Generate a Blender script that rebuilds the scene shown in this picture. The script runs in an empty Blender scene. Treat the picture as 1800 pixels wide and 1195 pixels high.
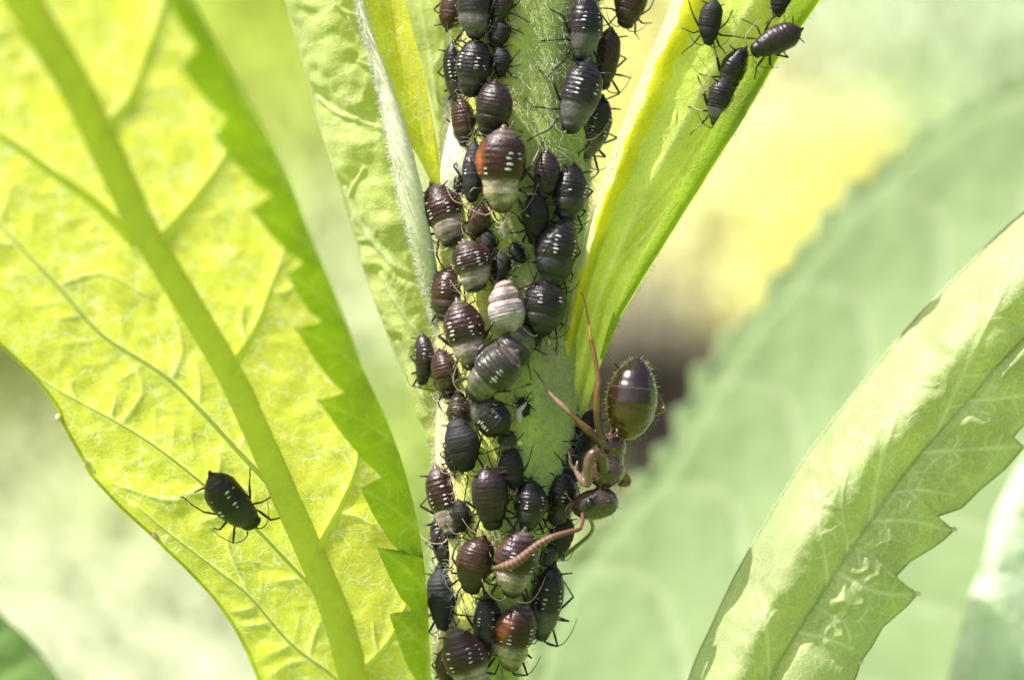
import bpy, math, random
import numpy as np
from mathutils import Vector, Matrix, noise
from mathutils.bvhtree import BVHTree

random.seed(7); rng = np.random.default_rng(7)
scene = bpy.context.scene
col = scene.collection

# ------------------------------------------------------------------ camera, sky, sun, exposure
D = 50.0                                   # camera distance to the stem; 1 unit = 100 photo pixels there
cam_data = bpy.data.cameras.new('camera'); cam = bpy.data.objects.new('camera', cam_data); col.objects.link(cam)
cam.location = (0, -D, 0); cam.rotation_euler = (math.radians(90), 0, 0)
cam_data.sensor_width = 36; cam_data.lens = 100; cam_data.clip_start = 0.5; cam_data.clip_end = 1500
cam_data.dof.use_dof = True; cam_data.dof.focus_distance = D + 0.25; cam_data.dof.aperture_fstop = 0.058
scene.camera = cam
SUN = Vector((-0.48, -0.27, 0.83)).normalized()
world = bpy.data.worlds.new('World'); scene.world = world; world.use_nodes = True
wn = world.node_tree; bg = wn.nodes['Background']
sky = wn.nodes.new('ShaderNodeTexSky'); sky.sky_type = 'NISHITA'; sky.sun_disc = False
sky.sun_elevation = math.asin(SUN.z); sky.sun_rotation = math.atan2(SUN.x, SUN.y)
sky.air_density = 0.7; sky.dust_density = 4.0
wn.links.new(sky.outputs[0], bg.inputs[0]); bg.inputs[1].default_value = 0.125
sl = bpy.data.lights.new('sun', 'SUN'); sl.energy = 4.9; sl.angle = math.radians(0.6); sl.color = (1.0, 0.965, 0.9)
so = bpy.data.objects.new('sun', sl); col.objects.link(so)
so.rotation_euler = SUN.to_track_quat('Z', 'Y').to_euler()
scene.view_settings.view_transform = 'Standard'; scene.view_settings.look = 'None'
scene.view_settings.exposure = 0.77; scene.view_settings.gamma = 1.0
scene.render.engine = 'CYCLES'
scene.cycles.use_denoising = True
scene.cycles.max_bounces = 8; scene.cycles.transmission_bounces = 6; scene.cycles.diffuse_bounces = 4
scene.cycles.sample_clamp_indirect = 6

# ------------------------------------------------------------------ helpers
def P(px, py, y=0.0):
    """photo pixel on the plane at depth y"""
    k = (D + y) / D
    return Vector(((px - 900) / 100 * k, y, (597.5 - py) / 100 * k))

def tag(o, label=None, cat=None, group=None, kind=None):
    if label: o['label'] = label
    if cat: o['category'] = cat
    if group: o['group'] = group
    if kind: o['kind'] = kind
    return o

def empty(name, loc, label=None, cat=None, group=None, mat=None):
    o = bpy.data.objects.new(name, None); col.objects.link(o)
    o.empty_display_size = 0.2
    if mat is not None: o.matrix_world = mat
    else: o.location = loc
    return tag(o, label, cat, group)

def build(name, verts, faces, material, parent=None, smooth=True, attrs=None, local=False):
    """mesh object; verts in world space unless local"""
    me = bpy.data.meshes.new(name)
    V = np.asarray(verts, dtype=float).reshape(-1, 3)
    if parent is not None and not local:
        M = np.array(MW[parent.name].inverted()) if parent.name in MW else np.array(parent_matrix(parent).inverted())
        V = V @ M[:3, :3].T + M[:3, 3]
    me.from_pydata(V.tolist(), [], faces if isinstance(faces, list) else faces.tolist())
    if attrs:
        for k, a in attrs.items():
            a = np.asarray(a, dtype=np.float32)
            if a.ndim == 2:
                at = me.attributes.new(k, 'FLOAT_COLOR', 'POINT')
                c4 = np.ones((len(V), 4), np.float32); c4[:, :3] = a
                at.data.foreach_set('color', c4.ravel())
            else:
                at = me.attributes.new(k, 'FLOAT', 'POINT'); at.data.foreach_set('value', a)
    if smooth: me.polygons.foreach_set('use_smooth', [True] * len(me.polygons))
    me.materials.append(material); me.update()
    o = bpy.data.objects.new(name, me); col.objects.link(o)
    if parent is not None: o.parent = parent
    return o
MW = {}
def parent_matrix(o):
    m = o.matrix_basis.copy()
    while o.parent is not None:
        o = o.parent; m = o.matrix_basis @ m
    return m

def catmull(pts, n):
    """resample a polyline (k,d) smoothly to n points, even arc length"""
    p = np.asarray(pts, float)
    q = np.vstack([2 * p[0] - p[1], p, 2 * p[-1] - p[-2]])
    out = []
    for i in range(1, len(q) - 2):
        t = np.linspace(0, 1, 24, endpoint=False)[:, None]
        a, b, c, d = q[i - 1], q[i], q[i + 1], q[i + 2]
        out.append(0.5 * ((2 * b) + (-a + c) * t + (2 * a - 5 * b + 4 * c - d) * t**2 + (-a + 3 * b - 3 * c + d) * t**3))
    out = np.vstack(out + [p[-1:]])
    return linear(out, n)

def linear(pts, n):
    p = np.asarray(pts, float)
    s = np.concatenate([[0], np.cumsum(np.linalg.norm(np.diff(p, axis=0), axis=1))])
    t = np.linspace(0, s[-1], n)
    return np.stack([np.interp(t, s, p[:, k]) for k in range(p.shape[1])], 1)

def sweep(path, radii, n=8, flat=1.0, up=None, cap=True):
    """tapered tube along path -> verts, faces"""
    path = np.asarray(path, float); m = len(path)
    radii = np.broadcast_to(np.asarray(radii, float), (m,))
    tan = np.gradient(path, axis=0); tan /= np.linalg.norm(tan, axis=1)[:, None] + 1e-12
    u = np.array(up if up is not None else (0.0, -1.0, 0.01), float)
    V = []
    for i in range(m):
        u = u - tan[i] * (u @ tan[i])
        if np.linalg.norm(u) < 1e-4: u = np.cross(tan[i], (0.3, 0.7, 0.2))
        u = u / np.linalg.norm(u); w = np.cross(tan[i], u)
        for k in range(n):
            a = 2 * math.pi * k / n
            V.append(path[i] + radii[i] * (math.cos(a) * u * flat + math.sin(a) * w))
    F = []
    for i in range(m - 1):
        for k in range(n):
            F.append([i * n + k, i * n + (k + 1) % n, (i + 1) * n + (k + 1) % n, (i + 1) * n + k])
    if cap:
        F.append(list(range(n))[::-1]); F.append([(m - 1) * n + k for k in range(n)])
    return np.array(V), F

class MB:
    def __init__(s): s.v = []; s.f = []; s.n = 0
    def add(s, V, F):
        s.v.append(np.asarray(V)); s.f += [[i + s.n for i in f] for f in F]; s.n += len(V)
    def build(s, name, m, parent=None, **k): return build(name, np.vstack(s.v), s.f, m, parent, **k)

def ellipsoid(c, r, R=None, nu=12, nv=8):
    V = []
    for i in range(nv + 1):
        th = math.pi * i / nv
        for k in range(nu):
            a = 2 * math.pi * k / nu
            V.append((r[0] * math.sin(th) * math.cos(a), r[1] * math.sin(th) * math.sin(a), r[2] * math.cos(th)))
    V = np.array(V)
    if R is not None: V = V @ np.array(R).T
    F = [[i * nu + k, (i + 1) * nu + k, (i + 1) * nu + (k + 1) % nu, i * nu + (k + 1) % nu] for i in range(nv) for k in range(nu)]
    return V + np.array(c), F

def hair_mesh(pts, dirs, lengths, radius, curl=0.35, segs=3):
    """many fine tapered curly hairs, vectorised; triangle cross-section"""
    pts = np.asarray(pts, float); n = len(pts); d = np.asarray(dirs, float)
    d /= np.linalg.norm(d, axis=1)[:, None] + 1e-9
    L = np.asarray(lengths, float)[:, None] / segs
    cur = pts.copy(); dd = d.copy(); rings = []
    for s in range(segs + 1):
        side = np.cross(dd, rng.normal(size=3)); side /= np.linalg.norm(side, axis=1)[:, None] + 1e-9
        oth = np.cross(dd, side); r = radius * (1 - s / (segs + 0.6))
        rings.append(np.stack([cur + r * side, cur + r * (-.5 * side + .866 * oth), cur + r * (-.5 * side - .866 * oth)], 1))
        cur = cur + dd * L
        dd = dd + curl * rng.normal(size=(n, 3)); dd /= np.linalg.norm(dd, axis=1)[:, None]
    V = np.stack(rings, 1).reshape(-1, 3)
    base = (np.arange(n) * 3 * (segs + 1))[:, None]
    q = []
    for s in range(segs):
        for k in range(3):
            a, b = s * 3 + k, s * 3 + (k + 1) % 3
            q.append([a, b, b + 3, a + 3])
    q = np.array(q).ravel()[None, :] + base
    return V, q.reshape(-1, 4)

# ------------------------------------------------------------------ materials
def mat(name):
    m = bpy.data.materials.new(name); m.use_nodes = True
    nt = m.node_tree; nt.nodes.clear()
    out = nt.nodes.new('ShaderNodeOutputMaterial')
    return m, nt, out
def N(nt, t, **kw):
    n = nt.nodes.new(t)
    for k, v in kw.items():
        if k.startswith('i_'): n.inputs[int(k[2:])].default_value = v
        else: setattr(n, k, v)
    return n
def mixc(nt, fac, a, b, blend='MIX'):
    m = nt.nodes.new('ShaderNodeMix'); m.data_type = 'RGBA'; m.blend_type = blend
    for sock, v in ((m.inputs[0], fac), (m.inputs[6], a), (m.inputs[7], b)):
        if hasattr(v, 'links'): nt.links.new(v, sock)
        elif isinstance(v, (tuple, list)): sock.default_value = (*v, 1)
        else: sock.default_value = v
    return m.outputs[2]
def mth(nt, op, a, b=0.0, c=0.0, clamp=False):
    m = nt.nodes.new('ShaderNodeMath'); m.operation = op; m.use_clamp = clamp
    for i, v in enumerate((a, b, c)):
        if hasattr(v, 'links'): nt.links.new(v, m.inputs[i])
        else: m.inputs[i].default_value = v
    return m.outputs[0]
def ramp(nt, x, lo, hi):
    m = nt.nodes.new('ShaderNodeMapRange'); nt.links.new(x, m.inputs[0])
    m.inputs[1].default_value = lo; m.inputs[2].default_value = hi; return m.outputs[0]

def leaf_material(name, refl, vein_refl, trans, vein_trans, transl=0.5, cell=0.36, net=0.6, bump=0.5, rough=0.5, hazy=0.0, spec=0.35, var_amt=1.0):
    """leaf lamina: reflecting + translucent, with a net of fine veins; attribute vein marks the large veins"""
    m, nt, out = mat(name); L = nt.links
    tc = N(nt, 'ShaderNodeTexCoord')
    nz = N(nt, 'ShaderNodeTexNoise'); nz.inputs['Scale'].default_value = 2.2; nz.inputs['Detail'].default_value = 3
    L.new(tc.outputs['Object'], nz.inputs['Vector'])
    vm = N(nt, 'ShaderNodeVectorMath', operation='MULTIPLY_ADD'); L.new(nz.outputs['Color'], vm.inputs[0])
    vm.inputs[1].default_value = (.6, .6, .6); L.new(tc.outputs['Object'], vm.inputs[2])
    nets = []
    for sc, w in ((1 / cell, 0.05), (3.1 / cell, 0.10)):
        v = N(nt, 'ShaderNodeTexVoronoi', feature='DISTANCE_TO_EDGE'); v.inputs['Scale'].default_value = sc
        L.new(vm.outputs[0], v.inputs['Vector'])
        nets.append(mth(nt, 'SUBTRACT', 1.0, ramp(nt, v.outputs['Distance'], 0.0, w)))
    at = N(nt, 'ShaderNodeAttribute', attribute_name='vein')
    fine = mth(nt, 'MULTIPLY_ADD', nets[1], 0.45, mth(nt, 'MULTIPLY', nets[0], 0.9), clamp=True)
    fade = ramp(nt, nz.outputs['Fac'], .36, .62); fine = mth(nt, 'MULTIPLY', mth(nt, 'MULTIPLY', fine, net), mth(nt, 'MULTIPLY_ADD', fade, .75, .25))
    vein = mth(nt, 'MAXIMUM', at.outputs['Fac'], fine)
    mott = N(nt, 'ShaderNodeTexNoise'); mott.inputs['Scale'].default_value = 1.3; mott.inputs['Detail'].default_value = 5
    L.new(tc.outputs['Object'], mott.inputs['Vector'])
    gr = N(nt, 'ShaderNodeTexNoise'); gr.inputs['Scale'].default_value = 22; gr.inputs['Detail'].default_value = 3
    L.new(tc.outputs['Object'], gr.inputs['Vector'])
    var = mth(nt, 'MULTIPLY_ADD', mott.outputs['Fac'], 0.75, mth(nt, 'MULTIPLY', gr.outputs['Fac'], 0.45))
    var = mth(nt, 'MULTIPLY_ADD', var, var_amt, 1.02 - .6 * var_amt)
    def shade(base, veinc):
        c = mixc(nt, vein, base, veinc)
        vv = N(nt, 'ShaderNodeVectorMath', operation='SCALE'); L.new(c, vv.inputs[0]); L.new(var, vv.inputs['Scale'])
        return vv.outputs[0]
    bmp = N(nt, 'ShaderNodeBump'); bmp.inputs['Strength'].default_value = bump; bmp.inputs['Distance'].default_value = 0.05
    hgt = mth(nt, 'MULTIPLY_ADD', gr.outputs['Fac'], 0.5, mth(nt, 'MULTIPLY', fine, .5 / max(net, .2)))
    L.new(hgt, bmp.inputs['Height'])
    pb = N(nt, 'ShaderNodeBsdfPrincipled'); L.new(shade(refl, vein_refl), pb.inputs['Base Color'])
    pb.inputs['Roughness'].default_value = rough; pb.inputs['Specular IOR Level'].default_value = spec
    pb.inputs['Sheen Weight'].default_value = hazy; pb.inputs['Sheen Roughness'].default_value = 0.5
    L.new(bmp.outputs[0], pb.inputs['Normal'])
    tr = N(nt, 'ShaderNodeBsdfTranslucent'); L.new(shade(trans, vein_trans), tr.inputs['Color']); L.new(bmp.outputs[0], tr.inputs['Normal'])
    mx = N(nt, 'ShaderNodeMixShader'); mx.inputs[0].default_value = transl
    L.new(pb.outputs[0], mx.inputs[1]); L.new(tr.outputs[0], mx.inputs[2]); L.new(mx.outputs[0], out.inputs[0])
    return m

def attr_material(name, rough=0.4, spec=0.5, noise_amt=0.35, nscale=14, bump=0.25, transl=0.0, coat=0.0, sheen=0.0, bdist=0.02):
    m, nt, out = mat(name); L = nt.links
    at = N(nt, 'ShaderNodeAttribute', attribute_name='col')
    tc = N(nt, 'ShaderNodeTexCoord')
    nz = N(nt, 'ShaderNodeTexNoise'); nz.inputs['Scale'].default_value = nscale; nz.inputs['Detail'].default_value = 5
    L.new(tc.outputs['Object'], nz.inputs['Vector'])
    k = mth(nt, 'MULTIPLY_ADD', nz.outputs['Fac'], 2 * noise_amt, 1 - noise_amt)
    vv = N(nt, 'ShaderNodeVectorMath', operation='SCALE'); L.new(at.outputs['Color'], vv.inputs[0]); L.new(k, vv.inputs['Scale'])
    b = N(nt, 'ShaderNodeBump'); b.inputs['Strength'].default_value = bump; b.inputs['Distance'].default_value = bdist
    L.new(nz.outputs['Fac'], b.inputs['Height'])
    pb = N(nt, 'ShaderNodeBsdfPrincipled'); L.new(vv.outputs[0], pb.inputs['Base Color'])
    rr = mth(nt, 'MULTIPLY_ADD', nz.outputs['Fac'], 0.3, rough - 0.15)
    L.new(rr, pb.inputs['Roughness']); pb.inputs['Specular IOR Level'].default_value = spec
    pb.inputs['Coat Weight'].default_value = coat; pb.inputs['Coat Roughness'].default_value = 0.18
    pb.inputs['Sheen Weight'].default_value = sheen
    L.new(b.outputs[0], pb.inputs['Normal'])
    if transl:
        tr = N(nt, 'ShaderNodeBsdfTranslucent'); L.new(vv.outputs[0], tr.inputs['Color'])
        mx = N(nt, 'ShaderNodeMixShader'); mx.inputs[0].default_value = transl
        L.new(pb.outputs[0], mx.inputs[1]); L.new(tr.outputs[0], mx.inputs[2]); L.new(mx.outputs[0], out.inputs[0])
    else: L.new(pb.outputs[0], out.inputs[0])
    return m

def plain(name, c, rough=0.5, spec=0.4, transl=0.0, nscale=30, amt=0.3):
    m, nt, out = mat(name); L = nt.links
    tc = N(nt, 'ShaderNodeTexCoord'); nz = N(nt, 'ShaderNodeTexNoise'); nz.inputs['Scale'].default_value = nscale
    L.new(tc.outputs['Object'], nz.inputs['Vector'])
    cc = mixc(nt, nz.outputs['Fac'], tuple(x * (1 - amt) for x in c), tuple(min(1, x * (1 + amt)) for x in c))
    pb = N(nt, 'ShaderNodeBsdfPrincipled'); L.new(cc, pb.inputs['Base Color'])
    pb.inputs['Roughness'].default_value = rough; pb.inputs['Specular IOR Level'].default_value = spec
    if transl:
        tr = N(nt, 'ShaderNodeBsdfTranslucent'); L.new(cc, tr.inputs['Color'])
        mx = N(nt, 'ShaderNodeMixShader'); mx.inputs[0].default_value = transl
        L.new(pb.outputs[0], mx.inputs[1]); L.new(tr.outputs[0], mx.inputs[2]); L.new(mx.outputs[0], out.inputs[0])
    else: L.new(pb.outputs[0], out.inputs[0])
    return m

M_big = leaf_material('yellow_green_leaf', (.32, .43, .05), (.48, .57, .18), (.76, .78, .07), (.94, .98, .50), 0.74, cell=.34, net=1.0, bump=.2, hazy=.1)
M_big_rib = plain('leaf_rib', (.76, .80, .17), .5, .3, .5, nscale=5, amt=.12)
M_pale_vein = plain('pale_vein', (.72, .74, .26), .5, .3, .6, nscale=5, amt=.12)
M_back = leaf_material('pale_green_leaf', (.46, .50, .17), (.66, .68, .42), (.70, .78, .14), (.8, .85, .4), 0.45, cell=.40, net=.4, bump=.4, hazy=.35)
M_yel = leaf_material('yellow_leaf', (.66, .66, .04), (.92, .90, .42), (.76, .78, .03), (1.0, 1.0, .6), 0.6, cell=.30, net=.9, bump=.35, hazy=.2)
M_right = leaf_material('stalk_leaf', (.76, .83, .17), (.86, .88, .34), (.93, .95, .09), (.95, .96, .3), 0.38, cell=.28, net=.6, bump=.35, hazy=.25)
M_fore = leaf_material('folded_leaf', (.38, .43, .20), (.64, .67, .44), (.64, .70, .22), (.75, .8, .4), 0.40, cell=.40, net=.7, bump=.35, hazy=.3)
M_mint = leaf_material('mint_leaf', (.225, .295, .150), (.30, .36, .22), (.27, .36, .14), (.35, .42, .22), 0.3, cell=1.6, net=.15, bump=.1, hazy=0, spec=.1, rough=.7, var_amt=.25)
M_wool = plain('white_wool', (.96, .95, .80), .8, .1, .15)
M_woolrib = plain('woolly_rib', (.95, .92, .60), .8, .15, .1, nscale=12)
M_stem = attr_material('hairy_stem', rough=.65, spec=.2, noise_amt=.3, nscale=9, bump=.5, sheen=.35, transl=.12, bdist=.04)
M_hair = plain('stem_hair', (.85, .86, .70), .6, .3, .4)
M_aphid = attr_material('aphid_skin', rough=.34, spec=.32, noise_amt=.5, nscale=20, bump=.7, coat=.12)
M_dull = attr_material('dull_aphid_skin', rough=.62, spec=.35, noise_amt=.5, nscale=20, bump=.6)
M_wax = plain('wax', (.50, .49, .50), .35, .6, amt=.45, nscale=18)
M_dark = plain('black_chitin', (.014, .012, .012), .4, .5)
M_limb = plain('pale_limb', (.40, .31, .25), .45, .5)
M_ant = attr_material('ant_chitin', rough=.33, spec=.6, noise_amt=.3, nscale=10, bump=.25, coat=.35, sheen=.15)
M_antg = attr_material('ant_gaster', rough=.24, spec=.65, noise_amt=.3, nscale=14, bump=.12, coat=.3)
M_bristle = plain('golden_bristle', (.80, .72, .32), .4, .4, .5)
M_gland = plain('pink_gland', (.75, .52, .42), .4, .5)
M_skin = plain('shed_skin', (.72, .66, .62), .5, .5, .3)

# ------------------------------------------------------------------ ground: a flowering bank far behind the plant
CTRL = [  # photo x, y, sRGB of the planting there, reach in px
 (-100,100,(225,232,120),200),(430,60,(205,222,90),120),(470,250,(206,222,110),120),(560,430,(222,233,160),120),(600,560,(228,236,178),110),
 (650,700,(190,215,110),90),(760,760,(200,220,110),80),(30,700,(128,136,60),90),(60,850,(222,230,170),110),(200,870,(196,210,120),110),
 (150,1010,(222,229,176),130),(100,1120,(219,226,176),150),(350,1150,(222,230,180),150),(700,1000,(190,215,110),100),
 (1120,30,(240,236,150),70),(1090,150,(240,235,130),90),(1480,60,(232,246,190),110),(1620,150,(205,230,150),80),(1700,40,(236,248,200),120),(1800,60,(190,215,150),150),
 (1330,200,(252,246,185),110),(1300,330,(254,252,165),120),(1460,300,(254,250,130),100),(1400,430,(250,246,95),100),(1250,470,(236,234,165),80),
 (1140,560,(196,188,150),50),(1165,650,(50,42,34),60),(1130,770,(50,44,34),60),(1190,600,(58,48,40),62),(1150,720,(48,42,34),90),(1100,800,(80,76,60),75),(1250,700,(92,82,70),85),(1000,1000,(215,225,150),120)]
def s2l(c): return np.array([((x / 255) / 12.92 if x / 255 <= .04045 else ((x / 255 + .055) / 1.055) ** 2.4) for x in c])
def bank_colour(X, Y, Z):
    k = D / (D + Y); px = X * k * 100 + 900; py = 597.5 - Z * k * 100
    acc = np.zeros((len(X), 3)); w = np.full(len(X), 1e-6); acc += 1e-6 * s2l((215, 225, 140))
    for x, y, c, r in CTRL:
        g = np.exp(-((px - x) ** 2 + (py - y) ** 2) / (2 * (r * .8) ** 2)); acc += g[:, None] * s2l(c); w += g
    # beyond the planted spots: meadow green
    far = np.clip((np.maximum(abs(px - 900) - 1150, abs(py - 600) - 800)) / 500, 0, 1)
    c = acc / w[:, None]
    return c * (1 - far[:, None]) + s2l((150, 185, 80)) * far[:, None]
def bank_height(x, y):
    s = np.clip((y - 18), 0, 200)
    h = -30 + 0.62 * np.clip(s, 0, 150) + 0.02 * np.clip(y - 168, 0, 2000)
    return h + .8 * np.sin(x * .11 + 1) * np.cos(y * .13) * np.clip(s / 20, 0, 1)
gx = np.concatenate([np.linspace(-900, -110, 12), np.linspace(-100, 100, 120), np.linspace(110, 900, 12)])
gy = np.concatenate([np.linspace(-300, 15, 14), np.linspace(18, 150, 110), np.linspace(160, 1000, 16)])
GX, GY = np.meshgrid(gx, gy); GZ = bank_height(GX, GY)
gv = np.stack([GX.ravel(), GY.ravel(), GZ.ravel()], 1); nxg = len(gx)
gf = [[j * nxg + i, j * nxg + i + 1, (j + 1) * nxg + i + 1, (j + 1) * nxg + i] for j in range(len(gy) - 1) for i in range(nxg - 1)]
M_ground = attr_material('meadow_bank', rough=.9, spec=.1, noise_amt=.12, nscale=.6, bump=.3)
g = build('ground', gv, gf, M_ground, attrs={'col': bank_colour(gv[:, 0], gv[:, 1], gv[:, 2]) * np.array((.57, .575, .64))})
tag(g, kind='structure')
# low meadow plants on the bank: one uncountable mass of small upright blades and petals
n = 16000
bx = rng.uniform(-45, 45, n); by = rng.uniform(44, 118, n); bz = bank_height(bx, by)
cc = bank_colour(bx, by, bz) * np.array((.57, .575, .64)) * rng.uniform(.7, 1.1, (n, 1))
hgt = rng.uniform(.5, 1.3, n); ang = rng.uniform(0, 6.28, n); wid = rng.uniform(.2, .5, n)
lean = rng.normal(0, .4, (n, 2))
b0 = np.stack([bx - wid * np.cos(ang), by - wid * np.sin(ang), bz - .05], 1); b1 = np.stack([bx + wid * np.cos(ang), by + wid * np.sin(ang), bz - .05], 1)
tp = np.stack([bx + lean[:, 0], by + lean[:, 1], bz + hgt], 1)
V = np.stack([b0, b1, tp], 1).reshape(-1, 3); F = np.arange(3 * n).reshape(-1, 3)
M_mead = attr_material('meadow_plants', rough=.8, spec=.1, noise_amt=.1, nscale=1, bump=0, transl=.5)
tag(build('ground_cover', V, F, M_mead, smooth=False, attrs={'col': np.repeat(cc, 3, 0)}), kind='stuff')

# ------------------------------------------------------------------ leaves
def seg_dist(px, py, line):
    """distance of photo points to a polyline, and position along it (0..1)"""
    best = np.full(px.shape, 1e9); tt = np.zeros(px.shape)
    q = catmull(line, 26 if len(line) > 3 else 8)
    m = len(q) - 1
    for i in range(m):
        a, b = q[i], q[i + 1]; d = b - a; L2 = d @ d + 1e-9
        t = np.clip(((px - a[0]) * d[0] + (py - a[1]) * d[1]) / L2, 0, 1)
        e = np.hypot(px - a[0] - t * d[0], py - a[1] - t * d[1])
        k = e < best; best[k] = e[k]; tt[k] = (i + t[k]) / m
    return best, tt

def branch_veins(veins, step=46, length=70, width=4.5, seed=0, keep=.9):
    R = random.Random(seed); out = []
    for line, w in veins:
        q = catmull(np.array(line, float)[:, :2], 80); tot = np.linalg.norm(np.diff(q, axis=0), axis=1).sum(); n = max(2, int(tot / step))
        for i in range(n):
            if R.random() > keep: continue
            k = int((i + R.uniform(.2, .8)) / n * 78); d = q[k + 1] - q[k]; d = d / (np.linalg.norm(d) + 1e-9)
            for sg in (1, -1):
                a = math.radians(sg * R.uniform(48, 80)); c, s_ = math.cos(a), math.sin(a)
                e = np.array((d[0] * c - d[1] * s_, d[0] * s_ + d[1] * c)); ln = length * R.uniform(.55, 1.15)
                p1 = q[k] + e * ln * .5 + d * R.uniform(-6, 8); p2 = q[k] + e * ln + d * ln * R.uniform(-.1, .35)
                out.append(([tuple(q[k]), tuple(p1), tuple(p2)], width * R.uniform(.7, 1.2)))
    return out

LEAF_BVH = {}
def lamina(name, curves, nu, nv, material, parent, veins=(), modes=None, bulge=.10, vw=7, vdepth=.06, seed=0, quilt=40, rough_edge=0, groove=1, fine_veins=()):
    """curves: outlines from one margin to the other, each a list of (photo x, photo y, depth).
       veins: [(polyline, width px)]; the blade swells between the veins and sinks (or rises) along them."""
    C = []
    for i, c in enumerate(curves):
        md = (modes[i] if modes else 's')
        C.append(catmull(c, nu) if md == 's' else linear(c, nu))
    C = np.array(C)                                   # k, nu, 3
    k = len(C)
    W = np.zeros((nu, nv, 3))
    ts = np.linspace(0, k - 1, nv)
    ext = np.concatenate([2 * C[:1] - C[1:2], C, 2 * C[-1:] - C[-2:-1]])
    for j, t in enumerate(ts):
        i = min(int(t), k - 2); f = t - i
        a, b, c, d = ext[i], ext[i + 1], ext[i + 2], ext[i + 3]
        sm = .5 * ((2 * b) + (-a + c) * f + (2 * a - 5 * b + 4 * c - d) * f**2 + (-a + 3 * b - 3 * c + d) * f**3)
        li = b * (1 - f) + c * f
        s = li.copy(); s[:, 2] = sm[:, 2]; W[:, j] = s
    px, py, yd = W[..., 0], W[..., 1], W[..., 2]
    kk = (D + yd) / D
    X = np.stack([(px - 900) / 100 * kk, yd, (597.5 - py) / 100 * kk], -1)
    vein = np.zeros(px.shape); near = np.full(px.shape, 1e9); groovef = np.zeros(px.shape)
    for line, w in list(veins) + list(fine_veins):
        d, t = seg_dist(px, py, np.array(line, float))
        ww = w * (1 - .55 * t)
        vein = np.maximum(vein, np.exp(-(d / (ww * .5)) ** 2) * ((.95 - .35 * t) if w > 4.9 else .6 * (1 - .6 * t))); near = np.minimum(near, d + (0 if w > 4.9 else quilt * .9))
        groovef = np.maximum(groovef, np.exp(-(d / (ww * .9)) ** 2) * (1 if w > 4.9 else .25))
    du = np.gradient(X, axis=0); dv = np.gradient(X, axis=1)
    nn = np.cross(du, dv); nn /= np.linalg.norm(nn, axis=-1)[..., None] + 1e-9
    nn *= np.where(nn[..., 1:2] > 0, -1, 1)
    disp = bulge * (1 - np.exp(-(near / quilt) ** 2)) + groove * vdepth * groovef
    q = np.zeros(px.shape)
    for a in range(nu):
        for b in range(nv):
            p = Vector((px[a, b] / 46 + seed, py[a, b] / 46, seed * 3.1))
            q[a, b] = noise.noise(p) * .6 + noise.noise(p * 2.3) * .3
    disp = disp + bulge * .8 * q
    edge = np.minimum(np.arange(nv), np.arange(nv)[::-1])[None, :] / max(2, nv * .06)
    disp = disp * np.clip(edge, .15, 1)
    X = X + nn * disp[..., None]
    V = X.reshape(-1, 3)
    idx = np.arange(nu * nv).reshape(nu, nv)
    F = np.stack([idx[:-1, :-1], idx[1:, :-1], idx[1:, 1:], idx[:-1, 1:]], -1).reshape(-1, 4)
    LEAF_BVH.setdefault(parent.name if parent else name, []).append((V, F))
    o = build(name, V, F, material, parent, attrs={'vein': vein.ravel()})
    return o, X

def rib(name, line, radii, material, parent, n=10, flat=.8, m=60):
    """line (photo x, y, depth); radii px -> units along"""
    q = catmull(line, m); r = np.interp(np.linspace(0, 1, m), np.linspace(0, 1, len(radii)), radii) / 100
    path = np.array([P(*a) for a in q])
    V, F = sweep(path, r * (1 + .008 * np.sin(np.arange(m) * 1.7)), n=n, flat=flat)
    return build(name, V, F, material, parent), path, r

def fringe(path, r, count, length, spread=1.0, bias=(0, -.5, 0), radius=.006, curl=.4):
    i = rng.integers(0, len(path) - 1, count); t = rng.random(count)[:, None]
    p = path[i] * (1 - t) + path[i + 1] * t
    tan = path[i + 1] - path[i]; tan /= np.linalg.norm(tan, axis=1)[:, None]
    d = rng.normal(size=(count, 3)) * spread + np.array(bias)
    d -= tan * np.sum(d * tan, 1)[:, None]; d /= np.linalg.norm(d, axis=1)[:, None]
    p = p + d * np.asarray(r)[i][:, None] * .9
    d = d + tan * rng.normal(0, .35, (count, 1))
    return hair_mesh(p, d, rng.uniform(.5, 1.2, count) * length, radius, curl)

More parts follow.
